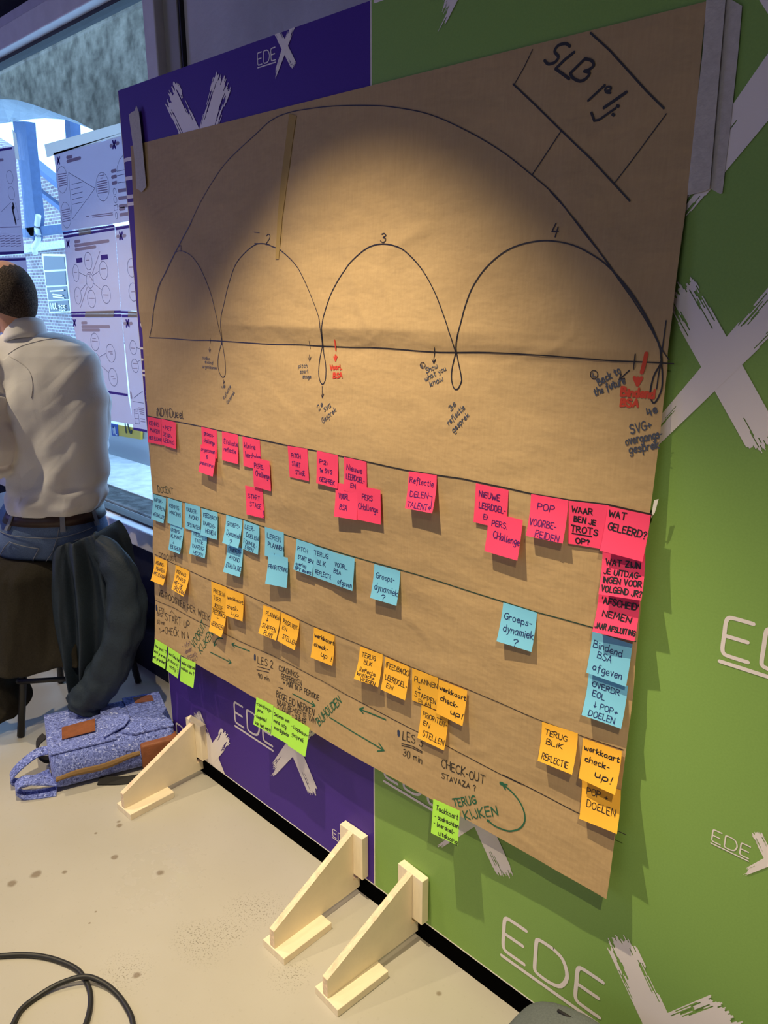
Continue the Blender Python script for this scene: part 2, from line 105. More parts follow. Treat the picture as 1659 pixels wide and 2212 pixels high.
STROKES=[
('ink',0.0032,1,[[-1.9608,1.3386],[-1.8503,1.3409],[-1.7475,1.3411],[-1.6757,1.3439],[-1.6142,1.3447],[-1.5022,1.3459],[-1.4087,1.347],[-1.317,1.3507],[-1.2473,1.3511],[-1.1564,1.3534],[-1.0609,1.3565],[-0.9519,1.3558],[-0.8861,1.3582],[-0.8192,1.3619],[-0.7249,1.3634],[-0.6434,1.363],[-0.5845,1.3624],[-0.5243,1.3638],[-0.485,1.3642]]),
('ink',0.003,1,[[-1.9608,1.3386],[-1.9316,1.3801],[-1.8982,1.4615],[-1.8534,1.5052],[-1.8014,1.5535],[-1.7258,1.6217],[-1.6714,1.6702],[-1.5777,1.7356],[-1.4558,1.7846],[-1.4005,1.8042],[-1.3424,1.8101],[-1.2705,1.8075],[-1.2009,1.8016],[-1.1121,1.7896],[-1.0508,1.7781],[-0.9677,1.7558],[-0.89,1.7228],[-0.8091,1.68],[-0.7461,1.6378],[-0.7033,1.6062],[-0.6613,1.565],[-0.6141,1.5169],[-0.5908,1.4909],[-0.5545,1.4503],[-0.5225,1.4106],[-0.5081,1.3903],[-0.5037,1.3668]]),
('ink',0.0022,1,[[-1.9403,1.3677],[-1.8909,1.465],[-1.8439,1.5107],[-1.7923,1.5598],[-1.7216,1.6236]]),
('ink',0.003,1,[[-0.6801,1.584],[-0.647,1.5491],[-0.6116,1.5149],[-0.5868,1.4882],[-0.5483,1.4471],[-0.522,1.4119],[-0.5062,1.3865],[-0.503,1.3628]]),
('ink',0.002,1,[[-0.7112,1.6114],[-0.6685,1.5727],[-0.6186,1.523]]),
('ink',0.0026,1,[[-1.8035,1.5536],[-1.7795,1.5572],[-1.7583,1.5544],[-1.7272,1.5438],[-1.6951,1.5204],[-1.6658,1.4868],[-1.6408,1.446],[-1.6214,1.3957],[-1.6145,1.3445]]),
('ink',0.0028,1,[[-1.6156,1.3357],[-1.6064,1.395],[-1.5929,1.4274],[-1.5727,1.4747],[-1.5446,1.5186],[-1.507,1.5449],[-1.4655,1.5613],[-1.4294,1.5612],[-1.4044,1.5546],[-1.3778,1.5468],[-1.3316,1.5202],[-1.2984,1.4884],[-1.2603,1.4324],[-1.2431,1.3965],[-1.245,1.3508]]),
('ink',0.0018,0,[[-1.472,1.5873],[-1.4518,1.5854]]),
('ink',0.0018,0,[[-1.4706,1.5639],[-1.4519,1.5627]]),
('ink',0.0028,1,[[-1.6142,1.3447],[-1.6285,1.3084],[-1.6314,1.2809],[-1.6213,1.2632],[-1.6092,1.2589],[-1.6003,1.2698],[-1.6011,1.3034],[-1.6143,1.3434]]),
('ink',0.0034,1,[[-1.2453,1.3537],[-1.2521,1.3247],[-1.2531,1.2953],[-1.2466,1.2783],[-1.2373,1.2733],[-1.2301,1.2854],[-1.2321,1.3116],[-1.2429,1.3481],[-1.2366,1.394],[-1.2292,1.4219],[-1.2059,1.4661],[-1.1672,1.5089],[-1.1356,1.5306],[-1.1045,1.5441],[-1.0714,1.5479],[-1.034,1.5425],[-1.0053,1.5294],[-0.9659,1.4982],[-0.9346,1.4598],[-0.9099,1.4163],[-0.893,1.3807],[-0.8861,1.3582]]),
('ink',0.0036,1,[[-0.8861,1.3582],[-0.892,1.3301],[-0.8913,1.3104],[-0.884,1.2954],[-0.8755,1.2947],[-0.8696,1.3052],[-0.8696,1.3162],[-0.8833,1.3551],[-0.8829,1.3739],[-0.8741,1.4077],[-0.8667,1.4353],[-0.8515,1.47],[-0.8248,1.5014],[-0.7893,1.5254],[-0.7516,1.537],[-0.7086,1.5396],[-0.6626,1.5311],[-0.6213,1.5125],[-0.5966,1.4962],[-0.5636,1.4665],[-0.5342,1.4311],[-0.517,1.4056],[-0.5047,1.38],[-0.5023,1.3629]]),
('ink',0.004,1,[[-0.5044,1.3634],[-0.5132,1.346],[-0.5162,1.3256],[-0.515,1.3143],[-0.5097,1.3058],[-0.5043,1.3111],[-0.4995,1.327],[-0.5004,1.3439],[-0.5037,1.3634]]),
('ink',0.003,1,[[-0.5022,1.4235],[-0.5026,1.3964],[-0.5034,1.3748],[-0.5064,1.3499],[-0.507,1.3264]]),
('ink',0.0028,1,[[-0.5225,1.4106],[-0.5088,1.3909],[-0.4916,1.3691]]),
('ink',0.0045,0,[[-0.6616,1.8185],[-0.6286,1.7902],[-0.5974,1.7593],[-0.567,1.7292],[-0.539,1.7034]]),
('ink',0.0025,0,[[-0.5347,1.696],[-0.5722,1.6506],[-0.6039,1.6135]]),
('ink',0.0042,0,[[-0.792,1.7736],[-0.7469,1.7367],[-0.6981,1.6954],[-0.6446,1.6509],[-0.6039,1.6135],[-0.5769,1.5885]]),
('ink',0.0022,0,[[-0.7595,1.8155],[-0.7729,1.7942],[-0.7902,1.7728]]),
('ink',0.0028,0,[[-0.6981,1.6954],[-0.7217,1.668],[-0.7462,1.6389]]),
('ink',0.0068,1,[[-0.6946,1.8078],[-0.7018,1.8125],[-0.7142,1.8125],[-0.72,1.8058],[-0.7129,1.7972],[-0.7187,1.7909],[-0.7299,1.7909],[-0.7368,1.7966]]),
('ink',0.0068,0,[[-0.6867,1.7985],[-0.7015,1.7916],[-0.7164,1.782],[-0.6914,1.7644]]),
('ink',0.0068,0,[[-0.6676,1.7867],[-0.679,1.7792],[-0.6905,1.7715]]),
('ink',0.0068,1,[[-0.6676,1.7867],[-0.6568,1.7824],[-0.6524,1.7758],[-0.6587,1.7714],[-0.667,1.7704]]),
('ink',0.0068,1,[[-0.667,1.7704],[-0.6583,1.7666],[-0.6631,1.7602],[-0.6732,1.7585],[-0.6853,1.7648],[-0.6905,1.7715]]),
('ink',0.006,0,[[-0.6323,1.7464],[-0.6452,1.7377],[-0.6564,1.7303]]),
('ink',0.0048,1,[[-0.6299,1.7387],[-0.6235,1.7387],[-0.6221,1.7418],[-0.6269,1.7439],[-0.6307,1.7414],[-0.6285,1.7368],[-0.622,1.7351]]),
('ink',0.0072,0,[[-0.5974,1.7321],[-0.6301,1.7171]]),
('ink',0.0056,0,[[-0.6119,1.7138],[-0.636,1.7022],[-0.6439,1.7018],[-0.6498,1.7131]]),
('ink',0.007,0,[[-0.6093,1.7167],[-0.6075,1.7155]]),
('ink',0.007,0,[[-0.6154,1.7064],[-0.6136,1.7052]]),
('ink',0.0022,0,[[-1.6634,1.3501],[-1.6641,1.3378]]),
('ink',0.0022,False,[[-1.6671,1.3275],[-1.6674,1.3152]]),
('ink',0.0022,0,[[-1.6628,1.3231],[-1.6674,1.3152],[-1.6716,1.3233]]),
('ink',0.0022,0,[[-1.2845,1.3596],[-1.2838,1.3441]]),
('ink',0.0022,False,[[-1.286,1.3314],[-1.2842,1.3179]]),
('ink',0.0022,0,[[-1.2809,1.3264],[-1.2842,1.3179],[-1.2896,1.3252]]),
('red',0.006,0,[[-1.2039,1.3652],[-1.2036,1.3445]]),
('red',0.006,False,[[-1.2043,1.3351],[-1.203,1.3239]]),
('red',0.006,0,[[-1.1996,1.3324],[-1.203,1.3239],[-1.2083,1.3313]]),
('ink',0.0024,0,[[-0.9338,1.3648],[-0.9347,1.3547],[-0.936,1.3454]]),
('ink',0.003,False,[[-0.9362,1.3421],[-0.9356,1.3355]]),
('ink',0.003,0,[[-0.9324,1.3428],[-0.9356,1.3355],[-0.9401,1.3421]]),
('ink',0.003,0,[[-0.5438,1.3745],[-0.5465,1.3524]]),
('red',0.01,0,[[-0.5264,1.3762],[-0.5328,1.3486]]),
('red',0.009,False,[[-0.5379,1.3394],[-0.5375,1.3299]]),
('red',0.009,0,[[-0.5324,1.3401],[-0.5375,1.3299],[-0.5434,1.3397]]),
('ink',0.0028,False,[[-0.5529,1.3499],[-0.5677,1.335]]),
('ink',0.0028,0,[[-0.5589,1.3376],[-0.5677,1.335],[-0.5652,1.3438]]),
('ink',0.0022,False,[[-1.6075,1.253],[-1.6076,1.243]]),
('ink',0.0022,0,[[-1.6037,1.25],[-1.6076,1.243],[-1.6114,1.25]]),
('ink',0.0024,False,[[-1.2391,1.2689],[-1.2373,1.2448]]),
('ink',0.0024,0,[[-1.2335,1.2531],[-1.2373,1.2448],[-1.2423,1.2525]]),
('ink',0.0018,1,[[-0.9559,1.3308],[-0.9566,1.3281],[-0.9588,1.326],[-0.962,1.3252],[-0.9653,1.3259],[-0.9676,1.3278],[-0.9684,1.3305],[-0.9674,1.3332],[-0.9649,1.3351],[-0.9616,1.3356],[-0.9585,1.3346],[-0.9564,1.3324],[-0.956,1.3297]]),
('ink',0.0022,1,[[-0.6041,1.3399],[-0.6046,1.3366],[-0.6068,1.3341],[-0.61,1.3331],[-0.6133,1.334],[-0.6158,1.3364],[-0.6168,1.3397],[-0.6159,1.3429],[-0.6134,1.3451],[-0.61,1.3457],[-0.6068,1.3445],[-0.6046,1.3419],[-0.604,1.3386]]),
('dark',0.004,0,[[-1.9999,1.1201],[-1.9232,1.121],[-1.7145,1.1251],[-1.6182,1.1255],[-1.4497,1.127],[-1.3472,1.128],[-1.2461,1.13],[-1.0945,1.1297],[-0.9829,1.1287],[-0.8509,1.1346],[-0.7599,1.134],[-0.7024,1.1329],[-0.6326,1.1356],[-0.5621,1.141],[-0.4907,1.1398]]),
('darkgreen',0.003,0,[[-1.9919,0.8944],[-1.9092,0.8989],[-1.821,0.9011],[-1.6535,0.9063],[-1.5419,0.9112],[-1.4612,0.9106],[-1.3368,0.9085],[-1.1343,0.9131],[-0.9628,0.9188],[-0.7929,0.9199],[-0.682,0.9207],[-0.564,0.9265],[-0.4976,0.9261]]),
('ink',0.0022,0,[[-1.9889,0.7126],[-1.8737,0.7094],[-1.695,0.7088],[-1.5389,0.7141],[-1.396,0.7105],[-1.2761,0.7081],[-1.1188,0.7146],[-0.9675,0.7141],[-0.8215,0.7174],[-0.686,0.7182],[-0.6535,0.7187],[-0.5721,0.7228],[-0.498,0.7301]]),
('ink',0.0022,0,[[-1.9952,0.5655],[-1.8906,0.5712],[-1.7523,0.5683],[-1.5227,0.5723],[-1.3804,0.5776],[-1.236,0.5765],[-1.0635,0.572],[-0.9509,0.5715],[-0.8642,0.5727],[-0.7315,0.5699],[-0.6883,0.5699]]),
('ink',0.0024,0,[[-0.7307,0.5713],[-0.6751,0.5711],[-0.5742,0.5702],[-0.4768,0.5756]]),
('green',0.0045,True,[[-1.6502,0.5539],[-1.6667,0.55],[-1.681,0.5386],[-1.6873,0.5205]]),
('green',0.0045,0,[[-1.6771,0.5297],[-1.6873,0.5205],[-1.6896,0.534]]),
('green',0.004,False,[[-1.5295,0.5577],[-1.6073,0.5517]]),
('green',0.004,0,[[-1.5948,0.546],[-1.6073,0.5517],[-1.5958,0.5592]]),
('green',0.004,False,[[-1.7049,0.4973],[-1.605,0.5002]]),
('green',0.004,0,[[-1.6172,0.5064],[-1.605,0.5002],[-1.6168,0.4933]]),
('green',0.004,False,[[-1.3501,0.506],[-1.2645,0.508]]),
('green',0.004,0,[[-1.2767,0.5143],[-1.2645,0.508],[-1.2763,0.5011]]),
('green',0.0046,False,[[-1.0374,0.5623],[-1.1182,0.5564]]),
('green',0.0046,0,[[-1.1058,0.5507],[-1.1182,0.5564],[-1.1067,0.5639]]),
('green',0.0046,False,[[-1.2106,0.4994],[-1.0337,0.4912]]),
('green',0.0046,0,[[-1.0512,0.5019],[-1.0337,0.4912],[-1.0521,0.4821]]),
('green',0.005,True,[[-0.7505,0.4632],[-0.7365,0.4599],[-0.721,0.4607],[-0.6998,0.4665],[-0.6802,0.4816],[-0.6712,0.5012],[-0.6747,0.5193],[-0.6874,0.5349],[-0.7061,0.5458],[-0.7242,0.5512],[-0.7294,0.5523]]),
('green',0.005,0,[[-0.7208,0.5448],[-0.7294,0.5523],[-0.7185,0.5556]]),
('green',0.009,0,[[-0.7513,0.4628],[-0.7491,0.4627]]),
('green',0.011,0,[[-0.732,0.5519],[-0.7277,0.5525]]),
('navy',0.0115,0,[[-1.9906,0.5493],[-1.9899,0.5379]]),
('navy',0.0115,0,[[-1.5069,0.5528],[-1.5058,0.543]]),
('navy',0.0115,0,[[-0.9979,0.5513],[-0.9968,0.5432]]),
('ink',0.002,0,[[-1.9849,0.5271],[-1.9546,0.5302]]),
('ink',0.002,0,[[-1.9846,0.5221],[-1.9563,0.5247]]),
('ink',0.0024,0,[[-1.4921,0.5276],[-1.4439,0.5352]]),
('ink',0.0024,0,[[-1.4951,0.5183],[-1.4469,0.5273]]),
('ink',0.0026,0,[[-0.9858,0.5283],[-0.9568,0.5346],[-0.9284,0.5337]]),
('ink',0.0026,0,[[-0.9852,0.5242],[-0.9563,0.5305],[-0.9285,0.5308]]),
('ink',0.0024,False,[[-1.8176,0.5202],[-1.8128,0.5022]]),
('ink',0.0024,0,[[-1.8103,0.5122],[-1.8128,0.5022],[-1.8199,0.5096]]),
('ink',0.002,0,[[-1.973,0.4821],[-1.9681,0.4848],[-1.9639,0.4728]]),
('ink',0.002,False,[[-1.9581,0.4792],[-1.9429,0.4874]]),
('ink',0.002,0,[[-1.9497,0.4875],[-1.9429,0.4874],[-1.9466,0.4816]]),
('ink',0.0022,0,[[-1.9061,0.5594],[-1.9106,0.5511]]),
('ink',0.0022,0,[[-1.9008,0.5567],[-1.8904,0.5527]])]
TEXTS=[
('1','ink',0.0026,[-1.7882,1.5553],[-1.7732,1.5549],0.0186),
('2','ink',0.003,[-1.4293,1.5609],[-1.4153,1.5595],0.023),
('3','ink',0.003,[-1.0766,1.5522],[-1.0631,1.5509],0.019),
('4','ink',0.0034,[-0.7043,1.5462],[-0.6917,1.545],0.0213),
('ouder','slate',0.002,[-1.7026,1.2972],[-1.667,1.296],0.0091),
('avond','slate',0.002,[-1.6903,1.2877],[-1.6548,1.2866],0.0091),
('organiseren','slate',0.002,[-1.7014,1.2755],[-1.6386,1.2754],0.0091),
('1e','slate',0.002,[-1.6149,1.2266],[-1.6005,1.2379],0.0101),
('Reflectie','slate',0.002,[-1.6069,1.2047],[-1.5766,1.2378],0.009),
('Gesprek','slate',0.002,[-1.5927,1.1948],[-1.5607,1.2259],0.0089),
('pitch','slate',0.002,[-1.3205,1.3018],[-1.291,1.3043],0.0088),
('start','slate',0.002,[-1.3134,1.2904],[-1.2871,1.2938],0.0088),
('stage','slate',0.002,[-1.3049,1.2806],[-1.2771,1.2823],0.0088),
('2e','slate',0.0024,[-1.2448,1.2157],[-1.2325,1.2297],0.0126),
('SVG','slate',0.0024,[-1.227,1.2166],[-1.2088,1.2282],0.0096),
('Gesprek','slate',0.0024,[-1.231,1.1916],[-1.191,1.2214],0.0126),
('Voorl.','red',0.005,[-1.2177,1.305],[-1.1823,1.3079],0.0113),
('BSA','red',0.005,[-1.2064,1.2888],[-1.1796,1.2913],0.0113),
('L','slate',0.002,[-0.9648,1.3268],[-0.9591,1.3272],0.0059),
('Show','slate',0.0024,[-0.9517,1.3167],[-0.9256,1.329],0.0109),
('what you','slate',0.0024,[-0.9535,1.3022],[-0.9056,1.3259],0.0108),
('know','slate',0.0024,[-0.9402,1.2935],[-0.9104,1.3065],0.0109),
('3e','slate',0.0026,[-0.8872,1.2535],[-0.8766,1.2667],0.0116),
('reflectie','slate',0.0026,[-0.8902,1.2279],[-0.8562,1.2617],0.0108),
('gesprek','slate',0.0026,[-0.8784,1.2158],[-0.8457,1.2496],0.0108),
('L','slate',0.0026,[-0.6123,1.3358],[-0.6068,1.3362],0.0064),
('Back to','slate',0.0034,[-0.6002,1.3236],[-0.566,1.3459],0.0126),
('the future','slate',0.0034,[-0.6051,1.3073],[-0.5566,1.331],0.0126),
('Bindend','red',0.0062,[-0.5618,1.3111],[-0.5096,1.313],0.0137),
('BSA','red',0.0062,[-0.5608,1.2958],[-0.5331,1.2973],0.0125),
('4e','slate',0.0036,[-0.5139,1.2842],[-0.5007,1.2938],0.0143),
('SVG+','slate',0.0034,[-0.5378,1.2559],[-0.5068,1.2685],0.0145),
('overgangs-','slate',0.0036,[-0.5443,1.2383],[-0.4889,1.2573],0.0139),
('gesprek','slate',0.0036,[-0.5373,1.2268],[-0.4918,1.2411],0.0139),
('iNDiViDueel','dark',0.0034,[-1.9428,1.1265],[-1.8032,1.135],0.0256),
('DOCENT','darkgreen',0.0028,[-1.9621,0.9047],[-1.8779,0.9135],0.0208),
('product','dark',0.0022,[-1.9625,0.7098],[-1.8686,0.719],0.0265),
('VB-ROOSTER PER WEEK','dark',0.0028,[-1.9742,0.5878],[-1.7083,0.5853],0.0219),
('LES1','dark',0.0024,[-1.9827,0.5313],[-1.9458,0.5364],0.0198),
('START UP','dark',0.0028,[-1.9368,0.5204],[-1.8081,0.5328],0.0248),
('60 min','dark',0.0022,[-1.983,0.4963],[-1.9408,0.5034],0.0142),
('+','dark',0.0022,[-1.8874,0.5112],[-1.8749,0.5123],0.0083),
('CHECK IN','dark',0.0028,[-1.9366,0.4802],[-1.8317,0.4962],0.0237),
('- info?','violetdark',0.002,[-1.8389,0.4644],[-1.7996,0.487],0.0137),
('- ideeen?','violetdark',0.002,[-1.8291,0.4479],[-1.7914,0.4743],0.0137),
('- actuali-','violetdark',0.002,[-1.8197,0.4369],[-1.7651,0.4692],0.0136),
('teit?','violetdark',0.002,[-1.7954,0.4353],[-1.7615,0.4552],0.0136),
('VOORUIT','green',0.0036,[-1.7802,0.4822],[-1.7275,0.5656],0.0253),
('KIJKEN','green',0.0036,[-1.7472,0.4779],[-1.6929,0.5508],0.0237),
('LES 2','dark',0.0028,[-1.493,0.5366],[-1.4327,0.5435],0.0205),
('90 min','dark',0.0024,[-1.4868,0.4984],[-1.4433,0.5051],0.0146),
('COACHINGS-','dark',0.0026,[-1.409,0.5468],[-1.3289,0.5533],0.0151),
('GESPREKKEN','dark',0.0026,[-1.3976,0.5288],[-1.3181,0.537],0.0151),
('~ MIN. 1X P. PERIODE','dark',0.0026,[-1.3889,0.5173],[-1.2533,0.5258],0.0149),
('+','dark',0.0024,[-1.405,0.4979],[-1.3868,0.4997],0.013),
('BEGELEID WERKEN','dark',0.0028,[-1.4116,0.4756],[-1.266,0.4808],0.0186),
('NAAR BEHOEFTE VAN','dark',0.0026,[-1.406,0.4592],[-1.2587,0.4637],0.0151),
('STUDENT + SLB-ER','dark',0.0026,[-1.4044,0.4461],[-1.2946,0.4479],0.0129),
('BIJHOUDEN','green',0.0042,[-1.2437,0.465],[-1.1753,0.5498],0.0221),
('LES 3','dark',0.003,[-0.9847,0.5386],[-0.9294,0.5448],0.0212),
('30 min','dark',0.0028,[-0.98,0.5031],[-0.927,0.5069],0.0173),
('CHECK-OUT','dark',0.0032,[-0.8754,0.5234],[-0.7683,0.5333],0.0203),
('STAVAZA ?','dark',0.0028,[-0.8722,0.4989],[-0.7865,0.5098],0.0126),
('TERUG','green',0.0046,[-0.8338,0.4535],[-0.781,0.4851],0.0185),
('KIJKEN','green',0.0046,[-0.8026,0.4398],[-0.7299,0.485],0.0201)]
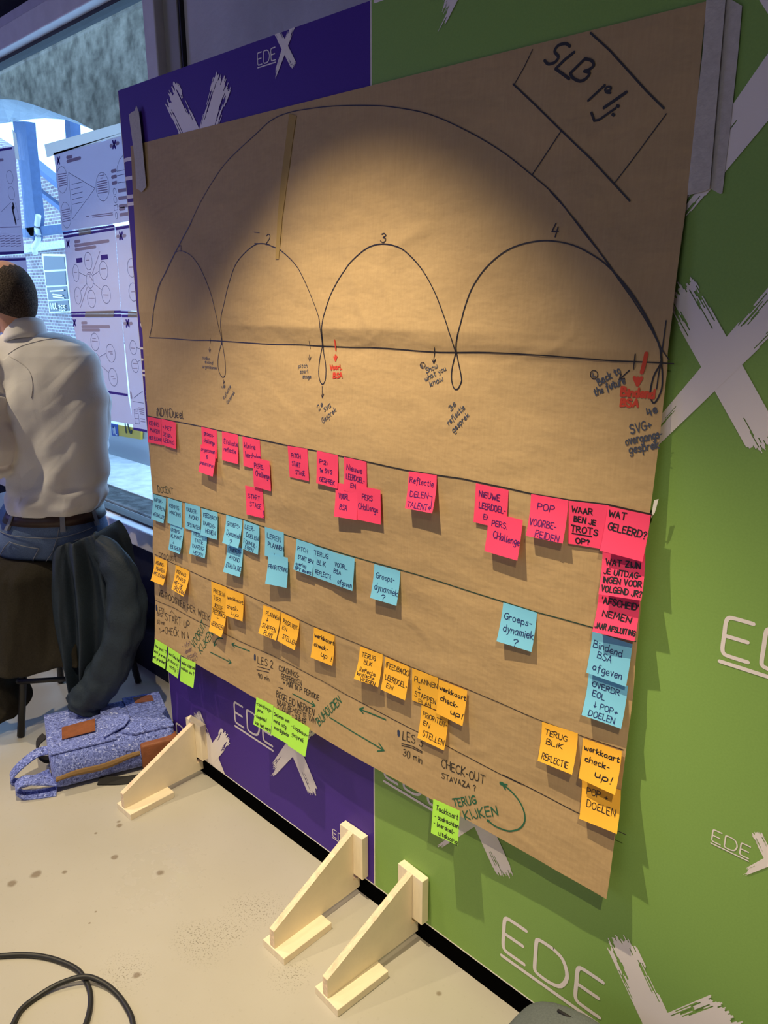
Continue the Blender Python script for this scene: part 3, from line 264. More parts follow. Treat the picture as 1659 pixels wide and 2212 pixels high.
POSTERS=[
{'sheet': [[-3.3059,1.9853],[-2.8092,1.9832],[-2.8618,1.6989],[-3.3092,1.6934]],'lines': [[[-3.1925,1.9065],[-2.9828,1.8313],[-3.2022,1.7337],[-3.1925,1.9065]],[[-3.1743,1.8611],[-3.086,1.8617]],[[-3.1817,1.8423],[-3.0852,1.845]],[[-3.1839,1.824],[-3.0887,1.8268]],[[-3.1861,1.806],[-3.0869,1.8086]],[[-3.1866,1.7885],[-3.0889,1.7905]],[[-3.2069,1.8809],[-3.2117,1.8661],[-3.2208,1.853],[-3.2335,1.8431],[-3.2485,1.8372],[-3.2644,1.8359],[-3.2795,1.8396],[-3.2924,1.8477],[-3.3018,1.8596],[-3.3066,1.8741],[-3.3065,1.8896],[-3.3014,1.9046],[-3.2918,1.9176],[-3.2789,1.9274],[-3.2638,1.9329],[-3.2481,1.9338],[-3.2332,1.93],[-3.2207,1.9218],[-3.2116,1.9101],[-3.2069,1.896],[-3.2069,1.8809]],[[-2.8697,1.8274],[-2.8739,1.8126],[-2.8828,1.7994],[-2.8955,1.7894],[-2.9108,1.7834],[-2.9272,1.7821],[-2.9432,1.7857],[-2.9571,1.7939],[-2.9675,1.8058],[-2.9733,1.8204],[-2.974,1.836],[-2.9694,1.8511],[-2.9601,1.8643],[-2.9471,1.8741],[-2.9317,1.8797],[-2.9153,1.8806],[-2.8997,1.8768],[-2.8862,1.8686],[-2.8762,1.8568],[-2.8705,1.8427],[-2.8697,1.8274]],[[-3.212,1.7509],[-3.215,1.7358],[-3.2219,1.7223],[-3.2322,1.7116],[-3.2449,1.7049],[-3.2587,1.7028],[-3.2724,1.7056],[-3.2845,1.713],[-3.2938,1.7244],[-3.2993,1.7385],[-3.3006,1.754],[-3.2975,1.7693],[-3.2902,1.7829],[-3.2797,1.7934],[-3.2669,1.7998],[-3.2531,1.8016],[-3.2397,1.7986],[-3.2279,1.7911],[-3.2188,1.7799],[-3.2134,1.7661],[-3.212,1.7509]]],'fine': [[[-2.9601,1.8509],[-2.8821,1.8513]],[[-2.9605,1.8432],[-2.8829,1.8434]],[[-2.9609,1.8354],[-2.8837,1.8354]],[[-2.9613,1.8276],[-2.8846,1.8274]],[[-2.9617,1.8199],[-2.8854,1.8194]],[[-2.9621,1.8121],[-2.8863,1.8114]],[[-3.29,1.9073],[-3.2155,1.9056]],[[-3.2898,1.8985],[-3.2162,1.8975]],[[-3.2896,1.8898],[-3.2168,1.8893]],[[-3.2894,1.881],[-3.2174,1.8812]],[[-3.2892,1.8722],[-3.2181,1.873]],[[-3.289,1.8634],[-3.2187,1.8648]],[[-3.2905,1.7718],[-3.2199,1.7736]],[[-3.2896,1.7632],[-3.2205,1.7652]],[[-3.2888,1.7546],[-3.2212,1.7569]],[[-3.288,1.746],[-3.2218,1.7485]],[[-3.2872,1.7374],[-3.2225,1.7401]],[[-3.2863,1.7288],[-3.2232,1.7317]],[[-3.0778,1.7369],[-3.054,1.7365]],[[-3.0302,1.7372],[-2.8626,1.7369]],[[-3.0269,1.7309],[-2.8619,1.7301]],[[-2.9353,1.871],[-2.902,1.8708]],[[-2.9306,1.8619],[-2.9107,1.8615]]],'xs': [[[-3.2777,1.97],[-3.2626,1.9459],[-3.2563,1.9687],[-3.2831,1.9469]]],'heads': [[[-3.1931,1.9611],[-3.1488,1.9594]],[[-3.1946,1.9462],[-3.0768,1.9473]]]},
{'sheet': [[-2.8092,1.9832],[-2.7049,1.9832],[-2.7017,1.7018],[-2.8618,1.6989]],'lines': [[[-2.7365,1.9241],[-2.7721,1.9096],[-2.7952,1.888],[-2.8002,1.8736],[-2.7342,1.8729]],[[-2.8012,1.8588],[-2.7368,1.8594]],[[-2.8019,1.8346],[-2.7377,1.8337]],[[-2.819,1.8067],[-2.8196,1.8033],[-2.8213,1.8002],[-2.824,1.7979],[-2.8273,1.7966],[-2.8309,1.7963],[-2.8346,1.7971],[-2.8378,1.799],[-2.8404,1.8017],[-2.842,1.805],[-2.8425,1.8086],[-2.8419,1.8121],[-2.8401,1.8151],[-2.8375,1.8174],[-2.8342,1.8188],[-2.8305,1.819],[-2.8269,1.8182],[-2.8236,1.8163],[-2.8211,1.8136],[-2.8195,1.8103],[-2.819,1.8067]],[[-2.8193,1.7799],[-2.8196,1.7764],[-2.821,1.7733],[-2.8234,1.7709],[-2.8265,1.7694],[-2.8301,1.7689],[-2.8338,1.7696],[-2.8372,1.7713],[-2.84,1.7739],[-2.8419,1.7771],[-2.8427,1.7806],[-2.8424,1.7841],[-2.841,1.7872],[-2.8386,1.7896],[-2.8355,1.7911],[-2.8319,1.7916],[-2.8282,1.7909],[-2.8248,1.7892],[-2.8221,1.7866],[-2.8202,1.7834],[-2.8193,1.7799]],[[-2.8447,1.7609],[-2.8187,1.762],[-2.82,1.7449],[-2.8459,1.7446],[-2.8447,1.7609]],[[-2.8261,1.7255],[-2.8267,1.722],[-2.8279,1.7188],[-2.8297,1.7162],[-2.8319,1.7145],[-2.8343,1.7139],[-2.8366,1.7145],[-2.8386,1.7161],[-2.8401,1.7187],[-2.841,1.7219],[-2.8412,1.7255],[-2.8406,1.7291],[-2.8393,1.7323],[-2.8375,1.7348],[-2.8353,1.7365],[-2.833,1.737],[-2.8307,1.7365],[-2.8287,1.7349],[-2.8272,1.7323],[-2.8263,1.7291],[-2.8261,1.7255]]],'fine': [],'heads': [[[-2.8398,1.877],[-2.8071,1.8771]],[[-2.8418,1.8572],[-2.8077,1.8575]],[[-2.8419,1.8364],[-2.8098,1.8371]],[[-2.8018,1.8078],[-2.7408,1.8071]],[[-2.804,1.7823],[-2.7355,1.7816]],[[-2.8052,1.7554],[-2.7406,1.7548]],[[-2.805,1.7458],[-2.7671,1.7462]],[[-2.8046,1.7263],[-2.744,1.7264]],[[-2.8328,1.9612],[-2.8159,1.9611]],[[-2.7882,1.9635],[-2.7694,1.964]]],'xs': [[[-2.8108,1.9752],[-2.795,1.9505],[-2.789,1.9736],[-2.8144,1.9518]]]},
{'sheet': [[-3.2986,1.6774],[-2.8574,1.6874],[-2.8699,1.3852],[-3.3066,1.3718]],'lines': [[[-3.0666,1.5704],[-3.0689,1.5601],[-3.0743,1.5508],[-3.0821,1.5434],[-3.0917,1.5388],[-3.1021,1.5373],[-3.1124,1.5391],[-3.1214,1.5441],[-3.1282,1.5517],[-3.1323,1.5613],[-3.1331,1.5719],[-3.1306,1.5823],[-3.1251,1.5916],[-3.1172,1.5989],[-3.1075,1.6034],[-3.0971,1.6047],[-3.087,1.6028],[-3.0782,1.5978],[-3.0715,1.5902],[-3.0675,1.5808],[-3.0666,1.5704]],[[-2.9435,1.5335],[-2.9457,1.5231],[-2.9509,1.5137],[-2.9588,1.5062],[-2.9686,1.5015],[-2.9794,1.4999],[-2.9901,1.5016],[-2.9996,1.5066],[-3.0069,1.5143],[-3.0114,1.5239],[-3.0126,1.5345],[-3.0104,1.5451],[-3.0049,1.5545],[-2.9968,1.5619],[-2.9869,1.5665],[-2.9762,1.5679],[-2.9657,1.566],[-2.9564,1.561],[-2.9492,1.5534],[-2.9447,1.544],[-2.9435,1.5335]],[[-3.194,1.5268],[-3.1963,1.5164],[-3.201,1.507],[-3.2078,1.4995],[-3.2159,1.4947],[-3.2247,1.4931],[-3.2332,1.4948],[-3.2405,1.4997],[-3.2461,1.5073],[-3.2492,1.5169],[-3.2496,1.5275],[-3.2472,1.538],[-3.2424,1.5474],[-3.2355,1.5548],[-3.2273,1.5595],[-3.2186,1.561],[-3.2102,1.5592],[-3.203,1.5542],[-3.1975,1.5467],[-3.1944,1.5372],[-3.194,1.5268]],[[-3.1953,1.438],[-3.1978,1.4276],[-3.203,1.418],[-3.2104,1.4104],[-3.2195,1.4055],[-3.2292,1.4036],[-3.2386,1.4052],[-3.2468,1.41],[-3.253,1.4175],[-3.2566,1.427],[-3.2571,1.4376],[-3.2545,1.4482],[-3.2492,1.4578],[-3.2416,1.4653],[-3.2325,1.4701],[-3.2228,1.4718],[-3.2135,1.4701],[-3.2054,1.4653],[-3.1994,1.4579],[-3.1959,1.4485],[-3.1953,1.438]],[[-3.0703,1.4262],[-3.0726,1.4156],[-3.0781,1.4059],[-3.0864,1.3981],[-3.0966,1.393],[-3.1077,1.3911],[-3.1186,1.3927],[-3.1283,1.3975],[-3.1358,1.4051],[-3.1403,1.4148],[-3.1414,1.4256],[-3.1389,1.4364],[-3.1332,1.4461],[-3.1248,1.4538],[-3.1145,1.4587],[-3.1035,1.4605],[-3.0926,1.4588],[-3.0831,1.4539],[-3.0758,1.4464],[-3.0714,1.4369],[-3.0703,1.4262]],[[-2.9411,1.4444],[-2.9434,1.4339],[-2.9491,1.4244],[-2.9575,1.4167],[-2.9679,1.4118],[-2.9792,1.4099],[-2.9904,1.4115],[-3.0003,1.4162],[-3.0079,1.4238],[-3.0125,1.4334],[-3.0136,1.444],[-3.0111,1.4546],[-3.0053,1.4642],[-2.9967,1.4718],[-2.9862,1.4766],[-2.9749,1.4782],[-2.9639,1.4765],[-2.9542,1.4717],[-2.9467,1.4643],[-2.9422,1.4548],[-2.9411,1.4444]],[[-3.0725,1.4979],[-3.0746,1.4885],[-3.0795,1.4801],[-3.0868,1.4733],[-3.0958,1.469],[-3.1056,1.4674],[-3.1152,1.469],[-3.1238,1.4733],[-3.1303,1.4802],[-3.1343,1.4888],[-3.1352,1.4983],[-3.133,1.5078],[-3.128,1.5163],[-3.1206,1.523],[-3.1115,1.5273],[-3.1018,1.5286],[-3.0922,1.527],[-3.0838,1.5226],[-3.0774,1.5158],[-3.0735,1.5073],[-3.0725,1.4979]],[[-3.1911,1.5292],[-3.1249,1.5135]],[[-3.0735,1.5162],[-3.0148,1.5322]],[[-3.0751,1.4867],[-3.0107,1.4612]],[[-3.1362,1.485],[-3.1963,1.4563]]],'fine': [[[-3.117,1.5743],[-3.0894,1.5752]],[[-2.9997,1.5391],[-2.9557,1.5403]],[[-3.2382,1.5298],[-3.2116,1.5301]],[[-3.1297,1.4277],[-3.0786,1.4281]],[[-2.9999,1.4427],[-2.9581,1.442]],[[-3.238,1.4348],[-3.2237,1.4359]],[[-2.9928,1.6044],[-3.0751,1.5245]],[[-3.1324,1.4727],[-3.2126,1.3908]],[[-3.1166,1.5202],[-3.0939,1.5228],[-3.1008,1.5123],[-3.0911,1.5064]],[[-3.0894,1.5045],[-3.0793,1.5006],[-3.0851,1.4948]]],'xs': [[[-3.274,1.6559],[-3.2577,1.6319],[-3.2524,1.6555],[-3.2774,1.6322]]],'heads': [[[-3.2016,1.6477],[-3.1567,1.649]],[[-3.204,1.633],[-2.9138,1.6404]],[[-3.2033,1.6175],[-3.0253,1.623]]],'boxes': [[[-3.2049,1.5841],[-3.1521,1.5858],[-3.1532,1.5686],[-3.2061,1.5666]],[[-2.9895,1.591],[-2.9334,1.5924],[-2.933,1.5748],[-2.9901,1.5729]]],'bands': [[[-3.3042,1.6884],[-2.8565,1.6952],[-2.8574,1.6874],[-3.304,1.6806]],[[-3.3003,1.6746],[-2.8579,1.6849],[-2.8581,1.6765],[-3.3001,1.6648]],[[-3.3065,1.3722],[-2.8699,1.3852],[-2.8706,1.3758],[-3.3064,1.3631]]]},
{'sheet': [[-2.8518,1.688],[-2.6878,1.6915],[-2.6912,1.3859],[-2.8659,1.3853]],'lines': [[[-2.7192,1.5393],[-2.7215,1.5292],[-2.7269,1.5202],[-2.7348,1.513],[-2.7445,1.5084],[-2.7551,1.5069],[-2.7655,1.5086],[-2.7746,1.5134],[-2.7817,1.5208],[-2.7858,1.5301],[-2.7867,1.5404],[-2.7843,1.5506],[-2.7787,1.5597],[-2.7706,1.5668],[-2.7609,1.5712],[-2.7503,1.5726],[-2.7401,1.5707],[-2.7311,1.5659],[-2.7242,1.5585],[-2.7202,1.5494],[-2.7192,1.5393]],[[-2.7236,1.4539],[-2.7256,1.4437],[-2.7308,1.4345],[-2.7385,1.4272],[-2.7482,1.4224],[-2.7588,1.4206],[-2.7694,1.4221],[-2.7788,1.4268],[-2.7861,1.4341],[-2.7906,1.4434],[-2.7918,1.4537],[-2.7896,1.4639],[-2.7843,1.4732],[-2.7764,1.4805],[-2.7666,1.4851],[-2.756,1.4867],[-2.7456,1.4851],[-2.7364,1.4804],[-2.7292,1.4731],[-2.7248,1.464],[-2.7236,1.4539]]],'fine': [[[-2.775,1.5422],[-2.7447,1.5425]],[[-2.7725,1.4544],[-2.742,1.4554]]],'xs': [[[-2.8216,1.6663],[-2.8034,1.6419],[-2.8006,1.6657],[-2.8246,1.6418]]],'heads': [[[-2.8438,1.6523],[-2.8282,1.6525]],[[-2.7974,1.6526],[-2.7782,1.6536]]],'bands': [[[-2.8515,1.6853],[-2.6883,1.689],[-2.6891,1.6806],[-2.8521,1.6751]],[[-2.8715,1.3833],[-2.6915,1.3841],[-2.6921,1.376],[-2.8717,1.3745]]]},
{'sheet': [[-3.3058,1.3627],[-2.8684,1.3732],[-2.8733,1.0548],[-3.245,1.0484]],'lines': [[[-3.0773,1.2572],[-3.0795,1.2462],[-3.0851,1.2361],[-3.0936,1.2278],[-3.1042,1.2222],[-3.1159,1.2199],[-3.1275,1.221],[-3.1378,1.2255],[-3.1459,1.233],[-3.1509,1.2427],[-3.1523,1.2537],[-3.15,1.2648],[-3.1442,1.275],[-3.1355,1.2832],[-3.1248,1.2886],[-3.1131,1.2908],[-3.1017,1.2895],[-3.0915,1.2849],[-3.0836,1.2775],[-3.0787,1.2679],[-3.0773,1.2572]],[[-2.9481,1.2185],[-2.9494,1.2074],[-2.9543,1.1971],[-2.9622,1.1887],[-2.9726,1.1829],[-2.9843,1.1804],[-2.9962,1.1814],[-3.0072,1.1859],[-3.0161,1.1933],[-3.0221,1.2031],[-3.0245,1.2142],[-3.0231,1.2254],[-3.0181,1.2357],[-3.0099,1.2441],[-2.9994,1.2497],[-2.9877,1.252],[-2.9759,1.2509],[-2.9651,1.2463],[-2.9563,1.2389],[-2.9505,1.2293],[-2.9481,1.2185]],[[-2.9497,1.124],[-2.9504,1.113],[-2.9546,1.1027],[-2.9618,1.094],[-2.9715,1.088],[-2.9827,1.0851],[-2.9943,1.0857],[-3.0052,1.0897],[-3.0142,1.0968],[-3.0205,1.1062],[-3.0233,1.1171],[-3.0226,1.1283],[-3.0182,1.1387],[-3.0107,1.1473],[-3.0009,1.1532],[-2.9897,1.1559],[-2.9782,1.1552],[-2.9675,1.151],[-2.9587,1.144],[-2.9526,1.1347],[-2.9497,1.124]],[[-3.0844,1.1776],[-3.0855,1.167],[-3.0898,1.1573],[-3.097,1.1492],[-3.1063,1.1437],[-3.1169,1.1413],[-3.1277,1.1422],[-3.1376,1.1464],[-3.1458,1.1535],[-3.1512,1.1627],[-3.1535,1.1732],[-3.1523,1.1838],[-3.1478,1.1937],[-3.1405,1.2016],[-3.1311,1.207],[-3.1205,1.2093],[-3.1098,1.2082],[-3.1,1.204],[-3.092,1.197],[-3.0867,1.1879],[-3.0844,1.1776]],[[-3.0913,1.195],[-3.0261,1.2141]],[[-3.0865,1.1632],[-3.0191,1.1373]]],'fine': [[[-3.134,1.2688],[-3.104,1.2693]],[[-3.1394,1.2575],[-3.0879,1.2574]],[[-3.0039,1.2206],[-2.97,1.2229]],[[-2.9899,1.2137],[-2.9693,1.2142]],[[-3.0037,1.1237],[-2.9801,1.1251]],[[-2.9902,1.1138],[-2.9665,1.1164]]],'xs': [[[-3.2949,1.3373],[-3.2781,1.3165],[-3.2741,1.3391],[-3.2978,1.3147]]],'heads': [[[-3.217,1.3278],[-3.1706,1.3302]],[[-3.2178,1.313],[-2.9748,1.321]],[[-3.2184,1.2991],[-3.064,1.3047]]],'bands': [[[-3.3093,1.3606],[-2.8687,1.3714],[-2.8689,1.361],[-3.3093,1.3494]],[[-3.2428,1.0577],[-2.8781,1.0636],[-2.8759,1.0541],[-3.2426,1.0465]]]},
{'sheet': [[-2.8653,1.3715],[-2.6552,1.3762],[-2.6618,0.9308],[-2.8566,0.9217]],'lines': [[[-2.7699,1.2499],[-2.7711,1.2416],[-2.7747,1.234],[-2.7804,1.2277],[-2.7876,1.2235],[-2.7957,1.2217],[-2.8038,1.2226],[-2.8112,1.226],[-2.8171,1.2317],[-2.8209,1.239],[-2.8222,1.2473],[-2.821,1.2557],[-2.8173,1.2633],[-2.8115,1.2696],[-2.8042,1.2737],[-2.7961,1.2754],[-2.788,1.2744],[-2.7808,1.271],[-2.775,1.2654],[-2.7713,1.2581],[-2.7699,1.2499]],[[-2.7683,1.1815],[-2.7688,1.1735],[-2.7719,1.1661],[-2.7771,1.1599],[-2.7841,1.1557],[-2.7921,1.1539],[-2.8004,1.1545],[-2.8081,1.1577],[-2.8145,1.163],[-2.8189,1.17],[-2.8209,1.178],[-2.8203,1.1861],[-2.8172,1.1936],[-2.8118,1.1997],[-2.8048,1.2038],[-2.7968,1.2056],[-2.7886,1.2048],[-2.781,1.2016],[-2.7747,1.1963],[-2.7703,1.1894],[-2.7683,1.1815]],[[-2.7724,1.2493],[-2.7449,1.2473]],[[-2.7728,1.1956],[-2.7504,1.2039]],[[-2.8275,1.052],[-2.7526,1.0861]],[[-2.8399,1.0377],[-2.7515,1.0394]],[[-2.8336,1.0059],[-2.8037,1.0115],[-2.8001,0.9518],[-2.8342,0.9501],[-2.8336,1.0059]]],'fine': [[[-2.798,1.0168],[-2.755,1.019]],[[-2.7944,1.0101],[-2.7551,1.0107]],[[-2.7911,1.0021],[-2.7546,1.0025]],[[-2.7878,0.9941],[-2.756,0.9947]],[[-2.7888,0.9748],[-2.7547,0.9751]],[[-2.7883,0.964],[-2.7535,0.9657]],[[-2.8298,1.0003],[-2.8078,1.0019]],[[-2.8339,0.9914],[-2.807,0.9931]],[[-2.8328,0.9709],[-2.8034,0.9731]],[[-2.8153,1.2459],[-2.7822,1.2465]],[[-2.8072,1.1876],[-2.774,1.1886]],[[-2.8155,1.1685],[-2.7795,1.1714]]],'xs': [[[-2.8326,1.3499],[-2.8119,1.3268],[-2.8119,1.3516],[-2.8346,1.325]]],'heads': [[[-2.8515,1.3365],[-2.8337,1.337]],[[-2.8098,1.3377],[-2.7884,1.3393]],[[-2.8481,1.0716],[-2.8448,1.0504]]],'bands': [[[-2.8643,1.3695],[-2.6555,1.3742],[-2.6562,1.3649],[-2.8643,1.3597]],[[-2.8547,0.9318],[-2.6606,0.9381],[-2.6624,0.9272],[-2.8555,0.9218]]]},
{'sheet': [[-3.2427,1.046],[-2.875,1.0537],[-2.8536,0.9429],[-3.2271,0.9302]],'lines': [],'fine': [],'xs': [],'heads': [],'bands': []},
{'sheet': [[-4.1932,2.0784],[-3.6851,2.0588],[-3.7244,1.6176],[-4.3881,1.6203]],'lines': [[[-3.9258,1.8067],[-3.7996,1.8394]],[[-3.7531,1.8344],[-3.745,1.8164],[-3.7327,1.7632],[-3.7542,1.7616]],[[-3.7409,1.9385],[-3.7437,1.9303],[-3.7498,1.9232],[-3.7588,1.9179],[-3.7696,1.9149],[-3.7813,1.9145],[-3.7927,1.9169],[-3.8027,1.9217],[-3.8103,1.9284],[-3.8147,1.9366],[-3.8155,1.9452],[-3.8126,1.9535],[-3.8063,1.9606],[-3.7972,1.9658],[-3.7863,1.9687],[-3.7746,1.9689],[-3.7633,1.9665],[-3.7534,1.9617],[-3.746,1.955],[-3.7417,1.947],[-3.7409,1.9385]],[[-3.7468,1.872],[-3.7492,1.8637],[-3.7548,1.8564],[-3.7633,1.8508],[-3.7738,1.8476],[-3.7852,1.8471],[-3.7965,1.8493],[-3.8065,1.854],[-3.8143,1.8608],[-3.819,1.8689],[-3.8201,1.8777],[-3.8177,1.8861],[-3.8118,1.8935],[-3.8032,1.8989],[-3.7926,1.902],[-3.7812,1.9024],[-3.7701,1.9002],[-3.7602,1.8954],[-3.7526,1.8887],[-3.748,1.8807],[-3.7468,1.872]]],'fine': [[[-4.054,1.744],[-3.7357,1.7317]],[[-4.0477,1.7043],[-3.9943,1.7058]],[[-3.9802,1.7015],[-3.9281,1.7029]],[[-3.9193,1.6989],[-3.8683,1.7003]],[[-3.8549,1.6961],[-3.8051,1.6976]],[[-3.7919,1.6935],[-3.7433,1.6949]],[[-4.0499,1.6931],[-3.9963,1.6947]],[[-3.9822,1.6904],[-3.93,1.692]],[[-3.9213,1.6879],[-3.8702,1.6895]],[[-3.8567,1.6853],[-3.8069,1.6869]],[[-3.7937,1.6828],[-3.745,1.6843]],[[-4.052,1.6819],[-3.9984,1.6836]],[[-3.9843,1.6793],[-3.9319,1.681]],[[-3.9232,1.6769],[-3.872,1.6786]],[[-3.8585,1.6744],[-3.8086,1.6761]],[[-3.7954,1.672],[-3.7467,1.6737]],[[-4.0541,1.6706],[-4.0004,1.6724]],[[-3.9863,1.6682],[-3.9339,1.6699]],[[-3.9251,1.6659],[-3.8739,1.6677]],[[-3.8604,1.6636],[-3.8104,1.6654]],[[-3.7971,1.6613],[-3.7483,1.6631]],[[-4.0563,1.6593],[-4.0025,1.6612]],[[-3.9883,1.657],[-3.9358,1.6589]],[[-3.9271,1.6549],[-3.8757,1.6568]],[[-3.8622,1.6527],[-3.8121,1.6546]],[[-3.7989,1.6505],[-3.75,1.6524]]],'xs': [],'heads': [[[-3.9656,2.0276],[-3.8284,2.0177]]],'bands': [[[-4.38,1.6395],[-3.7247,1.6283],[-3.7244,1.6176],[-4.3864,1.6243]],[[-4.1903,2.0853],[-3.7136,2.057],[-3.7137,2.0487],[-4.1955,2.0731]]],'man': [[-3.7932,1.8161],[-3.7721,1.8154],[-3.7739,1.7461],[-3.7885,1.7458],[-3.7802,1.831],[-3.7719,1.8217]]},
{'sheet': [[-4.3915,1.6123],[-3.7139,1.6036],[-3.7249,1.2371],[-4.567,1.1998]],'lines': [],'fine': [],'xs': [],'heads': [],'bands': [[[-4.3932,1.6083],[-3.7155,1.5987],[-3.715,1.5886],[-4.3998,1.593]]]}]
WTAPES=[[[-3.3783,2.0283],[-2.7271,2.024],[-2.7273,1.9921],[-3.3686,1.9784]],[[-3.3021,1.9877],[-2.7294,1.9922],[-2.7291,1.9833],[-3.3002,1.9814]],[[-3.1525,1.6936],[-3.0468,1.6958],[-3.0509,1.673],[-3.1539,1.6701]],[[-3.1657,1.3766],[-2.9188,1.3843],[-2.9302,1.3594],[-3.1775,1.3523]],[[-2.807,1.3846],[-2.6878,1.3842],[-2.6913,1.3644],[-2.8126,1.3614]],[[-3.6804,2.1237],[-3.6473,2.1],[-3.6455,1.998],[-3.6843,2.0054]]]
PF={'O': [-2.52,-0.13,0.0],'r': [0.7145,0.6997,0.0],'f': [-0.6997,0.7145,0.0]}
TORSO=[[-0.0393,0.0355,1.3608],[-0.0623,0.053,1.3398],[-0.1269,0.1403,1.3215],[-0.1482,0.1745,1.3045],[-0.1626,0.1961,1.2761],[-0.1755,0.2104,1.2187],[-0.1746,0.2189,1.1458],[-0.1633,0.2202,1.0717],[-0.1443,0.22,0.9964],[-0.1249,0.2153,0.9197],[-0.1108,0.2136,0.8575],[-0.1069,0.205,0.8181],[-0.1082,0.1803,0.7864],[-0.1083,0.1717,0.7624]]
YOKE=[[-0.0373,1.2722],[0.0052,1.2969],[0.0632,1.3133],[0.1198,1.3201],[0.1764,1.3282],[0.2067,1.3255]]
ARMHOLE=[[-0.0332,1.2675],[0.0035,1.2496],[0.0348,1.2219],[0.0458,1.1871],[0.0418,1.1449]]
ARCH=[[-7.8204,3.0574],[-7.1869,2.968],[-6.6315,2.8739],[-6.2952,2.7894],[-6.0342,2.7211],[-5.7962,2.6519],[-5.4262,2.5415],[-5.2095,2.4608],[-4.9948,2.3641],[-4.8375,2.2398],[-4.7588,2.0316],[-4.0514,1.9778],[-3.8534,3.5533],[-7.0803,4.5869]]
ARC_LINE=[[-8.5724,3.2102],[-7.878,3.1122],[-7.2691,3.009],[-6.9005,2.9164],[-6.6144,2.8416],[-6.3535,2.7657],[-5.948,2.6447],[-5.7105,2.5562],[-5.475,2.4502]]
VAULT_LINE=[[-11.004,3.3054],[-10.0884,3.2197],[-9.2817,3.1441],[-8.9119,3.1137],[-8.6189,3.0925],[-8.3408,3.0683],[-8.0457,3.0371],[-7.7079,2.9958],[-7.266,2.929]]
STEEL=[[[-7.7307,3.0226],[-7.6275,3.0007],[-7.6464,2.814],[-7.7548,2.8189]],[[-8.9415,3.1351],[-8.6189,3.0925],[-8.6358,2.9316],[-8.661,2.1791],[-8.7792,1.9538],[-8.9563,2.093],[-8.9165,2.5163]],[[-9.1338,2.0922],[-8.0352,2.0823],[-8.0338,2.0081],[-9.1133,2.0004]]]
STAYS=[[[-8.5266,2.1923],[-8.601,2.0704],[-8.58,2.024],[-8.6175,1.9435],[-8.7335,1.8831],[-8.7181,1.8175]],[[-6.6947,1.2984],[-6.5589,1.3192],[-6.4646,1.3026],[-6.4547,1.2445],[-6.5176,1.2135]]]
BRICK=[[-28.2713,6.4579],[-24.1621,4.956],[-22.7155,4.3123],[-21.6206,3.824],[-19.2734,2.6212],[-19.9281,-0.6835],[-31.6391,-1.5168]]
EAVE=[[[-23.7718,5.0164],[-22.2465,4.3243],[-21.0517,3.7897],[-21.0854,3.6555],[-22.2817,4.1988],[-23.8167,4.8762]],[[-23.864,4.2996],[-21.4268,3.2879],[-21.4562,3.1725],[-23.9017,4.1793]],[[-25.4037,2.7202],[-21.56,2.7639],[-21.6111,2.5628],[-25.4844,2.4805]]]
OWIN={'outer': [[-23.7942,2.4311],[-22.2188,2.3741],[-22.2775,0.7963],[-23.7348,0.7527]],'inner': [[[-23.636,2.362],[-22.2791,2.3138],[-22.2792,1.9804],[-23.6862,1.9767]],[[-23.673,1.9118],[-22.2925,1.9309],[-22.3327,1.5565],[-23.6871,1.534]],[[-23.67,1.4816],[-22.3127,1.5188],[-22.3163,1.1654],[-23.6437,1.1265]],[[-23.6553,1.0868],[-22.3264,1.1272],[-22.3098,0.8472],[-23.6423,0.795]]],'text': [[-23.4495,0.8788],[-22.5093,0.8696]],'lines': [[[-23.4021,1.3775],[-22.4868,1.4053]],[[-23.236,1.2871],[-22.6167,1.265]],[[-23.2227,1.2222],[-22.5148,1.1893]]]}
CAR={'plate': [[-4.5524,0.6537],[-4.1806,0.6679],[-4.1923,0.6026],[-4.5425,0.5848]],'blue': [[-4.5415,0.6585],[-4.4633,0.6592],[-4.4661,0.5867],[-4.5453,0.5822]],'nl': [[-4.5206,0.5948],[-4.4725,0.5953]],'txt': [[-4.3783,0.6246],[-4.2861,0.628]],'body': [[-5.1942,0.6146],[-3.9971,0.6572],[-4.0942,0.0404],[-5.382,-0.107]]}
REFLECTION=[[-8.4746,3.1249],[-8.4283,3.1137],[-8.4688,3.1081],[-8.5154,3.1194],[-8.5213,3.1363],[-8.4805,3.1418],[-8.4341,3.1305],[-8.3823,3.1025],[-8.4629,3.0912],[-8.5565,3.1137],[-8.5683,3.1477],[-8.4864,3.1587],[-8.394,3.136]]
TAPE_R=[[[-0.4949,1.8304],[-0.4925,1.7591],[-0.4933,1.6856],[-0.4935,1.5897],[-0.4719,1.5927],[-0.4636,1.5957],[-0.4667,1.7122],[-0.4699,1.8248]],[[-0.479,1.8273],[-0.4492,1.8067],[-0.4476,1.7617],[-0.4466,1.6666],[-0.4471,1.6227],[-0.447,1.5891],[-0.4501,1.5884],[-0.4632,1.5958],[-0.4699,1.6],[-0.4738,1.735]]]
TAPE_L=[[-1.9777,1.892],[-1.9608,1.896],[-1.9465,1.8968],[-1.9363,1.9073],[-1.9267,1.8912],[-1.9241,1.8595],[-1.9225,1.819],[-1.9209,1.7635],[-1.9193,1.7175],[-1.9331,1.7111],[-1.9469,1.7062],[-1.9568,1.7124],[-1.9711,1.7166],[-1.9674,1.762],[-1.9685,1.8126],[-1.974,1.8601]]
TAPE_V=[[-1.3425,1.8075],[-1.3543,1.7625],[-1.3666,1.7093],[-1.3776,1.658],[-1.3873,1.6062],[-1.3934,1.5282],[-1.3821,1.528],[-1.3715,1.6054],[-1.3575,1.6565],[-1.3438,1.7071],[-1.3319,1.7599],[-1.3206,1.8011]]
